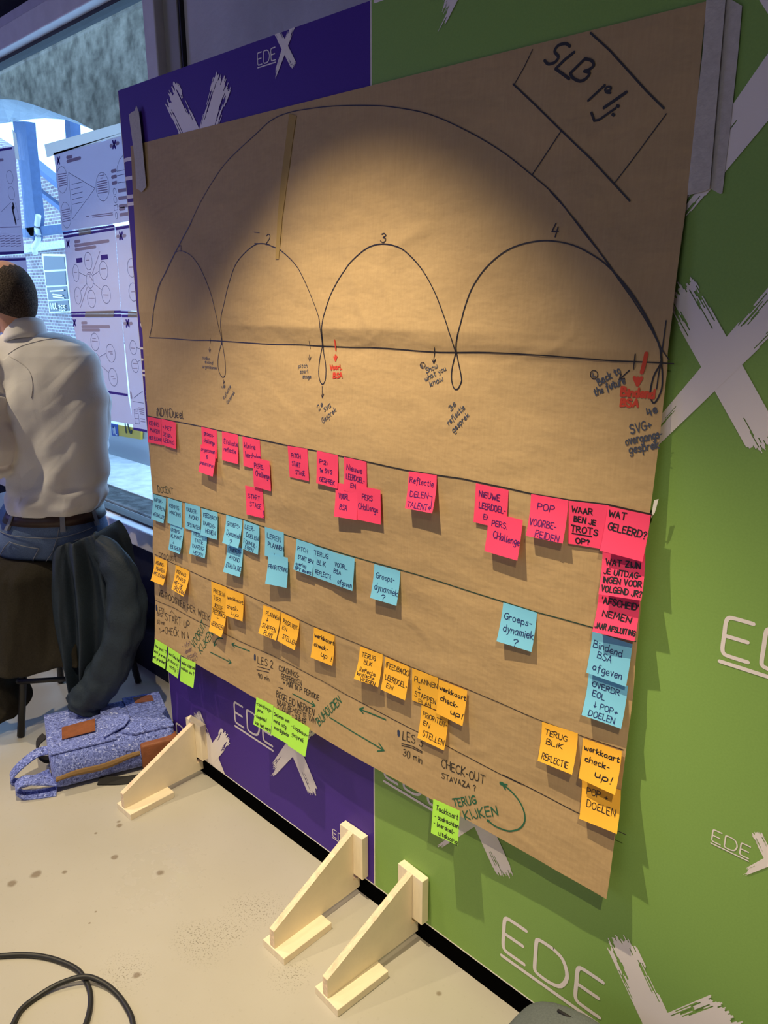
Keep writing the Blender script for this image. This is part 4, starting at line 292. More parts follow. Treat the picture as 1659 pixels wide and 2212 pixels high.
SCRAP=[[-0.4896,1.1623],[-0.4829,1.1655],[-0.4842,1.1568],[-0.4866,1.1431],[-0.4914,1.1342],[-0.4909,1.1479]]
FLOOR_SPOT=[((-1.822,-0.603),0.011),((-1.812,-0.548),0.012),((-1.766,-0.493),0.006),((-1.723,-0.375),0.008),((-1.85,-0.366),0.004),((-1.833,-0.304),0.008),((-1.85,-0.298),0.005),((-1.584,-0.32),0.009),((-1.58,-0.497),0.003),((-1.557,-0.524),0.003),((-1.341,-0.518),0.007),((-0.83,-0.083),0.006)]
FLOOR_SPECKLE=[((-1.308,-0.359),0.07),((-1.294,-0.298),0.05),((-1.351,-0.373),0.045),((-1.29,-0.205),0.06),((-1.367,-0.532),0.06),((-1.343,-0.236),0.04),((-1.096,-0.275),0.05)]

# ------------------------------------------------------------------ helpers
def tag(o, label=None, cat=None, group=None, kind=None):
    if label: o['label'] = label
    if cat: o['category'] = cat
    if group: o['group'] = group
    if kind: o['kind'] = kind
    return o
def empty(name, loc=(0,0,0), rz=0):
    o = bpy.data.objects.new(name, None); COL.objects.link(o); o.location = loc; o.rotation_euler = (0,0,rz)
    o.empty_display_size = .05; return o
def mesh_obj(name, verts, faces, mat=None, parent=None, smooth=False):
    me = bpy.data.meshes.new(name); me.from_pydata([tuple(v) for v in verts], [], faces); me.update()
    if smooth:
        for p in me.polygons: p.use_smooth = True
    o = bpy.data.objects.new(name, me); COL.objects.link(o)
    if mat: me.materials.append(mat)
    if parent: o.parent = parent
    return o
def bm_obj(name, bm, mat=None, parent=None, smooth=False):
    me = bpy.data.meshes.new(name); bm.normal_update(); bm.to_mesh(me); bm.free()
    if smooth:
        for p in me.polygons: p.use_smooth = True
    o = bpy.data.objects.new(name, me); COL.objects.link(o)
    if mat: me.materials.append(mat)
    if parent: o.parent = parent
    return o
def add_box(bm, x0, x1, y0, y1, z0, z1, bevel=0.0, seg=2):
    r = bmesh.ops.create_cube(bm, size=1.0)
    for v in r['verts']:
        v.co = Vector(((x0+x1)/2+v.co.x*(x1-x0), (y0+y1)/2+v.co.y*(y1-y0), (z0+z1)/2+v.co.z*(z1-z0)))
    if bevel > 0:
        es = list({e for v in r['verts'] for e in v.link_edges})
        bmesh.ops.bevel(bm, geom=es, offset=bevel, segments=seg, affect='EDGES', profile=.5)
def box(name, x0, x1, y0, y1, z0, z1, mat, parent=None, bevel=0.0, seg=2, smooth=False):
    bm = bmesh.new(); add_box(bm, x0, x1, y0, y1, z0, z1, bevel, seg); return bm_obj(name, bm, mat, parent, smooth)
def add_prism(bm, pts, off):
    """closed polygon (list of Vector) extruded by off"""
    a = [bm.verts.new(p) for p in pts]; b = [bm.verts.new(Vector(p)+off) for p in pts]
    bm.faces.new(a); bm.faces.new(list(reversed(b)))
    n = len(a)
    for i in range(n): bm.faces.new((a[i], b[i], b[(i+1)%n], a[(i+1)%n]))
def add_tube(bm, pts, rad, n=8, closed_ends=True):
    pts = [Vector(p) for p in pts]; rings = []
    for i, p in enumerate(pts):
        t = (pts[min(i+1, len(pts)-1)]-pts[max(i-1, 0)]).normalized()
        ref = Vector((0,0,1)) if abs(t.z) < .95 else Vector((1,0,0))
        a = t.cross(ref).normalized(); b = t.cross(a).normalized()
        r = rad(i/(len(pts)-1)) if callable(rad) else (rad[i] if isinstance(rad, (list, tuple)) else rad)
        rings.append([bm.verts.new(p+(a*math.cos(2*math.pi*k/n)+b*math.sin(2*math.pi*k/n))*r) for k in range(n)])
    for r0, r1 in zip(rings, rings[1:]):
        for k in range(n): bm.faces.new((r0[k], r0[(k+1)%n], r1[(k+1)%n], r1[k]))
    if closed_ends:
        bm.faces.new(list(reversed(rings[0]))); bm.faces.new(rings[-1])
def loft(bm, rings, closed=True, caps=True):
    R = [[bm.verts.new(p) for p in r] for r in rings]; n = len(R[0])
    for a, b in zip(R, R[1:]):
        for k in range(n if closed else n-1): bm.faces.new((a[k], a[(k+1)%n], b[(k+1)%n], b[k]))
    if caps and closed: bm.faces.new(list(reversed(R[0]))); bm.faces.new(R[-1])
def catmull(P, sub):
    P = [Vector(p) for p in P]
    if len(P) < 3: return P
    out = []; closed = False
    for i in range(len(P)-1):
        p0 = P[i-1] if i > 0 else P[0]*2-P[1]; p1 = P[i]; p2 = P[i+1]; p3 = P[i+2] if i+2 < len(P) else P[-1]*2-P[-2]
        for k in range(sub):
            t = k/sub
            out.append(.5*((2*p1)+(p2-p0)*t+(2*p0-5*p1+4*p2-p3)*t*t+(3*p1-p0-3*p2+p3)*t**3))
    out.append(P[-1]); return out
def remesh(o, voxel, smooth=6):
    m = o.modifiers.new('r', 'REMESH'); m.mode = 'VOXEL'; m.voxel_size = voxel; m.use_smooth_shade = True
    if smooth:
        s = o.modifiers.new('s', 'SMOOTH'); s.iterations = smooth; s.factor = .5
    dg = bpy.context.evaluated_depsgraph_get(); me = bpy.data.meshes.new_from_object(o.evaluated_get(dg))
    old = o.data; o.modifiers.clear(); o.data = me
    if not me.materials and old.materials: me.materials.append(old.materials[0])
    for p in me.polygons: p.use_smooth = True
    return o

# ------------------------------------------------------------------ materials
def mat(name, color, rough=.6, spec=.5, noise_scale=0, noise_amt=0, bump=0, bump_scale=60, metallic=0, sheen=0, detail=4, translucent=0, coords='Object', stretch=(1,1,1)):
    m = bpy.data.materials.new(name); m.use_nodes = True; nt = m.node_tree; N = nt.nodes; L = nt.links
    b = N['Principled BSDF']; b.inputs['Base Color'].default_value = (*color, 1); b.inputs['Roughness'].default_value = rough
    b.inputs['Specular IOR Level'].default_value = spec; b.inputs['Metallic'].default_value = metallic
    if sheen: b.inputs['Sheen Weight'].default_value = sheen
    tc = N.new('ShaderNodeTexCoord'); mp = N.new('ShaderNodeMapping'); mp.inputs['Scale'].default_value = stretch
    L.new(tc.outputs[coords], mp.inputs[0])
    if noise_amt:
        n = N.new('ShaderNodeTexNoise'); n.inputs['Scale'].default_value = noise_scale; n.inputs['Detail'].default_value = detail
        L.new(mp.outputs[0], n.inputs['Vector'])
        r = N.new('ShaderNodeValToRGB'); r.color_ramp.elements[0].position = .3; r.color_ramp.elements[1].position = .7
        r.color_ramp.elements[0].color = (*[max(0, c*(1-noise_amt)) for c in color], 1); r.color_ramp.elements[1].color = (*[min(1, c*(1+noise_amt)) for c in color], 1)
        L.new(n.outputs['Fac'], r.inputs[0]); L.new(r.outputs[0], b.inputs['Base Color'])
    if bump:
        n2 = N.new('ShaderNodeTexNoise'); n2.inputs['Scale'].default_value = bump_scale; n2.inputs['Detail'].default_value = 5
        L.new(mp.outputs[0], n2.inputs['Vector'])
        bp = N.new('ShaderNodeBump'); bp.inputs['Strength'].default_value = bump; bp.inputs['Distance'].default_value = .01
        L.new(n2.outputs['Fac'], bp.inputs['Height']); L.new(bp.outputs[0], b.inputs['Normal'])
    if translucent:
        t = N.new('ShaderNodeBsdfTranslucent'); t.inputs[0].default_value = (*color, 1)
        mx = N.new('ShaderNodeMixShader'); mx.inputs[0].default_value = translucent
        L.new(b.outputs[0], mx.inputs[1]); L.new(t.outputs[0], mx.inputs[2]); L.new(mx.outputs[0], N['Material Output'].inputs[0])
    return m
M = {}
M['purple'] = mat('purple_print', (.058, .022, .26), .5, .2, 300, .06)
M['green'] = mat('green_print', (.225, .385, .095), .5, .2, 300, .04)
M['print_white'] = mat('white_print', (.80, .74, .74), .45, .4)
M['board_edge'] = mat('white_board_edge', (.75, .72, .66), .7)
M['tape'] = mat('masking_tape', (.62, .58, .55), .7, .3, 120, .08, .15, 200, translucent=.2)
M['wtape'] = mat('translucent_window_tape', (.66, .62, .60), .7, .3, translucent=.8)
M['vtape'] = mat('brown_packing_tape', (.40, .275, .115), .95, .0)
M['ink'] = mat('black_marker', (.012, .010, .014), .5)
M['dark'] = mat('dark_marker', (.02, .018, .016), .5)
M['slate'] = mat('grey_blue_marker', (.055, .065, .095), .5)
M['navy'] = mat('blue_marker', (.02, .035, .09), .5)
M['red'] = mat('red_marker', (.52, .045, .012), .55)
M['mgreen'] = mat('green_marker', (.01, .11, .055), .55)
M['darkgreen'] = mat('dark_green_marker', (.012, .05, .03), .55)
M['violet'] = mat('violet_marker', (.075, .01, .13), .5)
M['violetdark'] = mat('pale_violet_marker', (.10, .06, .13), .5)
M['blueink'] = mat('blue_ink', (.012, .03, .14), .5)
M['note_pink'] = mat('pink_paper', (.98, .075, .19), .75, .2, translucent=.12)
M['note_blue'] = mat('blue_paper', (.21, .60, .88), .75, .2, translucent=.12)
M['note_orange'] = mat('orange_paper', (.98, .52, .055), .75, .2, translucent=.12)
M['note_lime'] = mat('lime_paper', (.46, .92, .10), .75, .2, translucent=.12)
M['plywood'] = mat('birch_plywood', (.88, .77, .57), .55, .3, 14, .05, .05, 60, stretch=(6, 1, 1))
M['plyedge'] = mat('plywood_edge', (.84, .66, .46), .6, .3, 120, .18, stretch=(1, .15, 1))
M['wall'] = mat('grey_plaster', (.55, .53, .57), .9, .1, 3, .15, .3, 40)
M['navywall'] = mat('dark_navy_paint', (.010, .012, .026), .8, .2, 6, .3, .2, 30)
M['frame'] = mat('grey_painted_steel', (.62, .60, .63), .5, .4, 20, .05)
M['framedark'] = mat('grey_brown_frame', (.30, .29, .28), .6, .3)
M['rubber'] = mat('black_seal', (.006, .006, .008), .6)
M['room'] = mat('dark_room_paint', (.12, .115, .12), .9, .1, 2, .1)
M['concrete'] = mat('outdoor_concrete', (.225, .19, .145), .95, .1, 13, .5, .5, 30)
M['metal_black'] = mat('black_metal', (.012, .012, .014), .4, .5)
M['cable'] = mat('black_rubber_cable', (.018, .018, .018), .45, .5)
M['leather'] = mat('brown_leather', (.25, .085, .035), .55, .4, 40, .15, .2, 150)
M['shirt'] = mat('white_cotton', (.72, .70, .70), .85, .2, 0, 0, .08, 300)
M['shirtseam'] = mat('shirt_seam_thread', (.58, .56, .56), .9, .2)
M['jeans'] = mat('blue_denim', (.11, .165, .30), .9, .2, 500, .25, .2, 500)
M['denim_seam'] = mat('denim_stitching', (.20, .22, .28), .9, .2)
M['belt'] = mat('dark_brown_leather', (.032, .012, .010), .5, .5, 30, .2)
M['skin'] = mat('skin', (.55, .29, .20), .55, .4, 60, .06)
M['hair'] = mat('dark_short_hair', (.060, .044, .036), .8, .2, 260, .75, .5, 300)
M['navycoat'] = mat('navy_coat_cloth', (.015, .027, .046), .65, .4, 200, .15, .15, 200)
M['browncoat'] = mat('olive_brown_coat_cloth', (.030, .026, .019), .9, .2, 200, .15, .15, 200)
M['greybag'] = mat('grey_canvas', (.13, .15, .15), .85, .2, 300, .12, .2, 300)
M['blackcloth'] = mat('black_webbing', (.015, .014, .014), .8)
M['poster'] = mat('poster_paper', (.70, .66, .74), .6, .3, translucent=.42)
M['posternavy'] = mat('poster_navy_ink', (.05, .025, .28), .6, .3)
M['posterline'] = mat('poster_grey_ink', (.10, .09, .16), .6)
M['posterfine'] = mat('poster_pale_ink', (.33, .30, .42), .6)
M['brownwood'] = mat('zip_tape', (.22, .13, .05), .7)

# kraft paper: vertical ribs, fibres, soft crumple
def kraft():
    m = mat('brown_kraft_paper', (.47, .305, .155), .68, .3); nt = m.node_tree; N = nt.nodes; L = nt.links; b = N['Principled BSDF']
    tc = N.new('ShaderNodeTexCoord')
    def nz(scale, detail, st):
        mp = N.new('ShaderNodeMapping'); mp.inputs['Scale'].default_value = st; L.new(tc.outputs['Object'], mp.inputs[0])
        n = N.new('ShaderNodeTexNoise'); n.inputs['Scale'].default_value = scale; n.inputs['Detail'].default_value = detail; L.new(mp.outputs[0], n.inputs['Vector']); return n
    fib = nz(260, 2, (1, 1, .12)); cloud = nz(5, 4, (1, 1, 1)); cr = nz(11, 3, (.8, 1, 1.6)); fine = nz(60, 3, (1, 1, 1.4))
    r = N.new('ShaderNodeValToRGB'); r.color_ramp.elements[0].position = .25; r.color_ramp.elements[1].position = .75
    r.color_ramp.elements[0].color = (.405, .275, .135, 1); r.color_ramp.elements[1].color = (.48, .335, .170, 1)
    a = N.new('ShaderNodeMath'); a.operation = 'ADD'; s = N.new('ShaderNodeMath'); s.operation = 'MULTIPLY'; s.inputs[1].default_value = .5
    L.new(fib.outputs[0], a.inputs[0]); L.new(cloud.outputs[0], a.inputs[1]); L.new(a.outputs[0], s.inputs[0]); L.new(s.outputs[0], r.inputs[0]); L.new(r.outputs[0], b.inputs['Base Color'])
    b1 = N.new('ShaderNodeBump'); b1.inputs['Strength'].default_value = .35; b1.inputs['Distance'].default_value = .012; L.new(cr.outputs[0], b1.inputs['Height'])
    b2 = N.new('ShaderNodeBump'); b2.inputs['Strength'].default_value = .16; b2.inputs['Distance'].default_value = .003; L.new(fine.outputs[0], b2.inputs['Height']); L.new(b1.outputs[0], b2.inputs['Normal'])
    b3 = N.new('ShaderNodeBump'); b3.inputs['Strength'].default_value = .05; b3.inputs['Distance'].default_value = .001; L.new(fib.outputs[0], b3.inputs['Height']); L.new(b2.outputs[0], b3.inputs['Normal'])
    L.new(b3.outputs[0], b.inputs['Normal']); return m
M['kraft'] = kraft()

def felt():
    m = mat('blue_melange_felt', (.17, .21, .46), .95, .15, sheen=.2); nt = m.node_tree; N = nt.nodes; L = nt.links; b = N['Principled BSDF']
    tc = N.new('ShaderNodeTexCoord'); n = N.new('ShaderNodeTexNoise'); n.inputs['Scale'].default_value = 85; n.inputs['Detail'].default_value = 3; n.inputs['Distortion'].default_value = 2.2
    L.new(tc.outputs['Object'], n.inputs['Vector']); r = N.new('ShaderNodeValToRGB'); E = r.color_ramp.elements
    E[0].position = .33; E[0].color = (.05, .065, .20, 1); E[1].position = .72; E[1].color = (.62, .68, .95, 1)
    for p, c in ((.44, (.13, .17, .50)), (.55, (.19, .25, .68)), (.63, (.30, .37, .80))):
        e = E.new(p); e.color = (*c, 1)
    L.new(n.outputs['Fac'], r.inputs[0]); L.new(r.outputs[0], b.inputs['Base Color'])
    bp = N.new('ShaderNodeBump'); bp.inputs['Strength'].default_value = .3; bp.inputs['Distance'].default_value = .004; L.new(n.outputs['Fac'], bp.inputs['Height']); L.new(bp.outputs[0], b.inputs['Normal']); return m
M['felt'] = felt()

def floor_mat():
    m = mat('sealed_grey_floor', (.47, .44, .385), .35, .45); nt = m.node_tree; N = nt.nodes; L = nt.links; b = N['Principled BSDF']
    g = N.new('ShaderNodeNewGeometry')
    def nz(scale, detail=4):
        n = N.new('ShaderNodeTexNoise'); n.inputs['Scale'].default_value = scale; n.inputs['Detail'].default_value = detail; L.new(g.outputs['Position'], n.inputs['Vector']); return n
    def math_(op, a, bb=None):
        k = N.new('ShaderNodeMath'); k.operation = op
        for i, v in enumerate((a, bb)):
            if v is None: continue
            if isinstance(v, (int, float)): k.inputs[i].default_value = v
            else: L.new(v, k.inputs[i])
        return k.outputs[0]
    n1 = nz(2.2); r = N.new('ShaderNodeValToRGB'); r.color_ramp.elements[0].position = .3; r.color_ramp.elements[1].position = .7
    r.color_ramp.elements[0].color = (.44, .415, .355, 1); r.color_ramp.elements[1].color = (.50, .475, .42, 1); L.new(n1.outputs[0], r.inputs[0])
    col = r.outputs[0]
    wob = nz(38, 3)
    def mask(p, rad, soft, wobble):
        v = N.new('ShaderNodeVectorMath'); v.operation = 'DISTANCE'; L.new(g.outputs['Position'], v.inputs[0]); v.inputs[1].default_value = (p[0], p[1], 0)
        d = math_('ADD', v.outputs['Value'], math_('MULTIPLY', math_('SUBTRACT', wob.outputs[0], .5), wobble))
        mr = N.new('ShaderNodeMapRange'); mr.inputs['From Min'].default_value = rad+soft; mr.inputs['From Max'].default_value = rad-soft; L.new(d, mr.inputs['Value']); return mr.outputs[0]
    def over(col, c, fac):
        mx = N.new('ShaderNodeMix'); mx.data_type = 'RGBA'; L.new(fac, mx.inputs[0]); L.new(col, mx.inputs[6]); mx.inputs[7].default_value = (*c, 1); return mx.outputs[2]
    sp = nz(240, 2); thr = math_('GREATER_THAN', sp.outputs[0], .60); sp2 = nz(90, 3); thr2 = math_('GREATER_THAN', sp2.outputs[0], .66)
    for p, rad in FLOOR_SPECKLE: col = over(col, (.20, .18, .14), math_('MULTIPLY', math_('MULTIPLY', mask(p, rad*.6, rad*.6, rad), thr), .85))
    for p, rad in FLOOR_SPOT: col = over(col, (.20, .15, .10), math_('MULTIPLY', mask(p, rad, rad*.35, rad*1.6), .75))
    col = over(col, (.36, .33, .28), math_('MULTIPLY', thr2, .18))
    L.new(col, b.inputs['Base Color'])
    rr = N.new('ShaderNodeMapRange'); L.new(nz(7, 5).outputs[0], rr.inputs['Value']); rr.inputs['To Min'].default_value = .22; rr.inputs['To Max'].default_value = .46; gm = math_('MULTIPLY', mask((-1.585, -.325), .085, .05, .09), math_('GREATER_THAN', nz(30, 4).outputs[0], .44)); rx = math_('SUBTRACT', rr.outputs[0], math_('MULTIPLY', gm, .25)); L.new(math_('MAXIMUM', rx, .05), b.inputs['Roughness'])
    bp = N.new('ShaderNodeBump'); bp.inputs['Strength'].default_value = .08; bp.inputs['Distance'].default_value = .01; L.new(nz(16, 5).outputs[0], bp.inputs['Height']); L.new(bp.outputs[0], b.inputs['Normal'])
    return m
def glass_mat():
    m = bpy.data.materials.new('window_glass'); m.use_nodes = True; N = m.node_tree.nodes; L = m.node_tree.links; N.remove(N['Principled BSDF'])
    t = N.new('ShaderNodeBsdfTransparent'); t.inputs[0].default_value = (.93, .96, .97, 1); gl = N.new('ShaderNodeBsdfGlossy'); gl.inputs['Roughness'].default_value = .01
    lw = N.new('ShaderNodeLayerWeight'); lw.inputs[0].default_value = .5; pw = N.new('ShaderNodeMath'); pw.operation = 'POWER'; pw.inputs[1].default_value = 4.5
    mr = N.new('ShaderNodeMapRange'); mr.inputs['To Min'].default_value = .035; mr.inputs['To Max'].default_value = .9
    L.new(lw.outputs['Facing'], pw.inputs[0]); L.new(pw.outputs[0], mr.inputs['Value']); mx = N.new('ShaderNodeMixShader')
    L.new(mr.outputs[0], mx.inputs[0]); L.new(t.outputs[0], mx.inputs[1]); L.new(gl.outputs[0], mx.inputs[2]); L.new(mx.outputs[0], N['Material Output'].inputs[0]); return m
def brick_mat():
    m = mat('weathered_brick', (.3, .25, .25), .95, .1); N = m.node_tree.nodes; L = m.node_tree.links; b = N['Principled BSDF']
    tc = N.new('ShaderNodeTexCoord'); mp = N.new('ShaderNodeMapping'); mp.inputs['Rotation'].default_value = (math.pi/2, 0, 0); L.new(tc.outputs['Object'], mp.inputs[0])
    br = N.new('ShaderNodeTexBrick'); br.inputs['Color1'].default_value = (.20, .15, .17, 1); br.inputs['Color2'].default_value = (.33, .26, .27, 1); br.inputs['Mortar'].default_value = (.50, .50, .52, 1)
    br.inputs['Scale'].default_value = 2.4; br.inputs['Mortar Size'].default_value = .03; br.inputs['Brick Width'].default_value = .55; br.inputs['Row Height'].default_value = .22
    L.new(mp.outputs[0], br.inputs['Vector']); L.new(br.outputs[0], b.inputs['Base Color']); return m

# ------------------------------------------------------------------ ribbons: flat marker / print strokes laid on a surface
def ribbon(V, F, pts, w, fn, cap=4, maxseg=None):
    P = [Vector(p) for p in pts]
    P = [p for i, p in enumerate(P) if i == 0 or (p-P[i-1]).length > 1e-6]
    for i in range(1, len(P)-1):
        if (P[i]-P[i-1]).normalized().dot((P[i+1]-P[i]).normalized()) < .25:
            ribbon(V, F, P[:i+1], w, fn, cap, maxseg); ribbon(V, F, P[i:], w, fn, cap, maxseg); return
    Q = [P[0]]
    for a, b in zip(P, P[1:]):
        if (b-a).length < 1e-6: continue
        if maxseg:
            k = max(1, int((b-a).length/maxseg))
            for i in range(1, k): Q.append(a.lerp(b, i/k))
        Q.append(b)
    P = Q
    if len(P) < 2: return
    h = w/2; n = len(P); base = len(V)
    for i in range(n):
        d0 = (P[i]-P[i-1]).normalized() if i > 0 else None; d1 = (P[i+1]-P[i]).normalized() if i < n-1 else None
        d = d1 if d0 is None else d0 if d1 is None else (d0+d1)
        if d.length < .3: d = d1
        d = d.normalized(); k = 1.0
        if d0 is not None and d1 is not None: k = min(1.6, 1/max(.45, d.dot(d1)))
        nrm = Vector((-d.y, d.x))*h*k
        V.append(fn(P[i].x+nrm.x, P[i].y+nrm.y)); V.append(fn(P[i].x-nrm.x, P[i].y-nrm.y))
    for i in range(n-1): F.append((base+2*i, base+2*i+1, base+2*i+3, base+2*i+2))
    if cap:
        for e, (p, d) in enumerate(((P[0], (P[0]-P[1]).normalized()), (P[-1], (P[-1]-P[-2]).normalized()))):
            nn = Vector((-d.y, d.x)); b0 = len(V)
            for k in range(cap+1):
                t = -math.pi/2+math.pi*k/cap; q = p+(d*math.cos(t)+nn*math.sin(t))*h; V.append(fn(q.x, q.y))
            F.append(tuple(range(b0, b0+cap+1)))
GLYPH = {
'A':'0 0 3 10 6 0;1.2 3.6 5 3.6','B':'0 0 0 10;~0 10 4 9.6 4.6 7.6 1.2 5.4;~1.2 5.4 5.6 4.6 5.4 1 0 0','C':'~6 8.4 4 10 1.2 8.4 0 5 1.2 1.4 4 0 6 1.4',
'D':'0 0 0 10;~0 10 4.4 9 6.2 5 4.4 .8 0 0','E':'5 10 0 10 0 0 5 0;0 5.2 4.2 5.2','F':'5 10 0 10 0 0;0 5.2 4 5.2','G':'~6 8.6 4 10 1.2 8.4 0 5 1.2 1.2 3.8 0 6 1.6;6 1 6 4.6 3.4 4.6',
'H':'0 0 0 10;6 0 6 10;0 5 6 5','I':'1 0 1 10','J':'~4.6 10 4.6 3 3.6 .4 1.6 0 0 1.8','K':'0 0 0 10;5.4 10 .2 4.6 5.6 0','L':'0 10 0 0 5 0','M':'0 0 .6 10 3.6 3.4 6.6 10 7.2 0',
'N':'0 0 .2 10 5.6 0 5.8 10','O':'~3 10 .6 8.2 0 4.8 1.2 .8 3.2 0 5.6 1.8 6.2 5.4 5 9 3 10','P':'0 0 0 10;~0 10 4 9.8 5.4 7.6 4 5.2 0 4.6','Q':'~3 10 0 5 3 0 6 5 3 10;4 2.4 6.4 -.6',
'R':'0 0 0 10;~0 10 4 9.8 5 7.6 3.8 5.4 .4 5;1.8 5 5.6 0','S':'~5.4 8.6 3.4 10 .8 8.8 .9 6.6 4.4 4.6 5.4 2.2 3 0 0 1.2','T':'0 10 6.4 10;3.2 10 3.2 0','U':'~0 10 0 3 1.6 .2 4 .4 5.6 3 5.6 10',
'V':'0 10 2.8 0 5.6 10','W':'0 10 1.8 0 4 7 6.2 0 8 10','X':'0 0 5.6 10;0 10 5.6 0','Y':'0 10 2.8 5 5.6 10;2.8 5 2.8 0','Z':'0 10 5.4 10 0 0 5.6 0',
'a':'~4.4 5.4 2 6 .2 4 .2 1.4 2 0 4 1.6 4.4 5.6;4.4 5.6 4.6 .8 5.4 0','b':'0 10 0 0;~0 4.4 2.4 6 4.4 4.4 4.2 1.2 2.2 0 0 1.2','c':'~4.2 5.2 2.4 6 .4 4.6 .3 1.4 2 0 4.2 1','d':'~4.4 5 2.2 6 .3 4.2 .3 1.4 2 0 4.4 1.6;4.5 10 4.5 0',
'e':'~.4 2.8 4 3.4 3.8 5.4 2 6 .4 4 .5 1.2 2.2 0 4.4 1','f':'~4.2 9.4 3 10 1.8 8.4 1.6 0 1.2 -2.5;0 6 3.6 6','g':'~4.4 5.2 2.2 6 .3 4.2 .4 1.4 2 .4 4.2 1.8 4.5 5.6;~4.5 5.6 4.5 -2.4 3 -4 .6 -3.2','h':'0 0 0 10;~0 3.6 2 6 4 5 4.2 0',
'i':'.6 6 .6 0;.4 8.2 .9 8.5','j':'~1.6 6 1.6 -2.4 .6 -4 -.6 -3.4;1.4 8.2 1.9 8.5','k':'0 0 0 10;4 6 .2 2.8 4.4 0','l':'~.4 10 .4 1 1.2 0 2 .4','m':'0 0 0 6;~0 4 1.6 6 2.8 5 2.8 0;~2.8 4 4.6 6 5.8 5 6 0','n':'0 0 0 6;~0 4 2 6 3.8 5 4 0',
'o':'~2.2 6 .3 4.4 .4 1.2 2.2 0 4.2 1.4 4.2 4.6 2.2 6','p':'0 6 0 -4;~0 4.4 2.2 6 4.2 4.6 4.2 1.4 2.2 0 0 1','r':'0 0 0 6;~0 3.6 1.4 5.8 3.2 5.6','s':'~3.6 5.2 2 6 .5 4.8 2.8 3 3.6 1.2 1.8 0 0 .8','t':'~1.6 9 1.6 1.2 2.8 0 4 .8;0 6.4 3.6 6.4',
'u':'~0 6 0 1.6 1.4 0 3.6 1.4 4 6;4 6 4.2 0','v':'0 6 2 0 4 6','w':'~0 6 .8 .6 2 .2 3 4.6 4 .2 5.6 1 6 6','x':'0 0 4 6;0 6 4 0','y':'0 6 2.2 .8;~4.2 6 2 -2 .4 -4','z':'0 6 3.8 6 0 0 4 0',
'0':'~2.6 10 .4 8 0 4.6 1 .6 2.8 0 5 2 5.2 6.4 4.4 9.4 2.6 10','1':'0 7.6 2.2 10 2.2 0','2':'~.2 8.2 2.2 10 4.6 8.6 4 5.4 0 0;0 0 5.2 0','3':'~.2 9 2.6 10 4.6 8 2 5.4;~2 5.4 5 4 4.4 .8 2 0 0 1.4','4':'1.8 10 .2 4 5.4 4.4;4.2 7.4 3.8 0','5':'4.6 10 .6 10 .4 5.6;~.4 5.6 3.6 6.2 5 3.4 3.4 .4 0 .4','6':'~4.4 10 1.4 7 0 3 1.6 0 4.4 .8 4.6 3.4 2.6 4.8 .4 3','7':'0 10 5 10 1.6 0','8':'~2.4 5.4 .4 7.8 2.4 10 4.4 8 2.4 5.4 0 2.6 2.4 0 5 2.4 2.4 5.4','9':'~4.6 8.6 2.4 10 .2 7.8 1.6 5 4.4 6.4 4.6 9 4 3 2.6 0',
'.':'.3 0 .7 .4','-':'0 4 3 4','?':'~0 8 1.8 10 4 8.4 2.4 5.2 2 2.8;1.9 0 2.2 .3','!':'1 10 .7 3;.6 0 .9 .3','+':'0 4 4.6 4;2.3 1.6 2.3 6.4','(':'~2 11 .4 8 .3 3 2 -1','):':'','/':'0 -1 4 11',':':'.4 1 .7 1.3;.4 5 .7 5.3',"'":'.8 10 .4 7.6',
')':'~0 11 1.6 8 1.7 3 0 -1','&':'~5 0 1 6.4 1.2 9 3 9.6 3.6 7.6 .6 3.4 .8 .8 2.6 0 5 3.4','@':'2.4 10 2.4 0;.6 3 2.4 0 4.4 3',"~":'0 9 .4 3 6 3;4 5 6 3 4 1'}
_gc = {}
def glyph(ch):
    if ch not in _gc:
        out = []
        for s in GLYPH.get(ch, '').split(';'):
            if not s: continue
            sm = s[0] == '~'; n = [float(v) for v in s.lstrip('~').split()] if not (ch == '~') else [float(v) for v in s.split()]
            p = [Vector((n[i], n[i+1])) for i in range(0, len(n)-1, 2)]
            out.append(catmull(p, 4) if sm else p)
        wd = max([p.x for s in out for p in s], default=3.2)
        _gc[ch] = (out, wd)
    return _gc[ch]
def write(V, F, text, p0, p1, height, pen, fn, rng, jitter=1.0):
    """single-stroke handwriting from p0 to p1 (2-D surface coordinates)"""
    p0 = Vector(p0); p1 = Vector(p1); d = p1-p0; Lw = d.length; d = d/Lw; up = Vector((-d.y, d.x))
    adv = []; x = 0
    for ch in text:
        wd = glyph(ch)[1] if ch != ' ' else 2.6
        adv.append(x); x += wd+1.9
    sx = Lw/max(.1, x-1.9); sz = height/10.0
    for ch, ax in zip(text, adv):
        if ch == ' ': continue
        rot = rng.uniform(-.06, .06)*jitter; k = 1+rng.uniform(-.08, .08)*jitter; dy = rng.uniform(-.5, .5)*jitter; sl = rng.uniform(-.04, .1)*jitter
        for s in glyph(ch)[0]:
            pts = []
            for q in s:
                gx = q.x+q.y*sl; gy = q.y*k+dy+q.x*rot
                pts.append(p0+d*((ax+gx)*sx)+up*(gy*sz))
            ribbon(V, F, pts, pen*(1+rng.uniform(-.12, .12)), fn, 3)
def clip_poly(poly, x0, x1, z0, z1):
    for ax, lim, sg in ((0, x0, 1), (0, x1, -1), (1, z0, 1), (1, z1, -1)):
        out = []
        for i in range(len(poly)):
            a, b = poly[i-1], poly[i]; ia = (a[ax]-lim)*sg >= 0; ib = (b[ax]-lim)*sg >= 0
            if ia != ib:
                t = (lim-a[ax])/(b[ax]-a[ax]); out.append((a[0]+(b[0]-a[0])*t, a[1]+(b[1]-a[1])*t))
            if ib: out.append(b)
        poly = out
        if len(poly) < 3: return []
    return poly

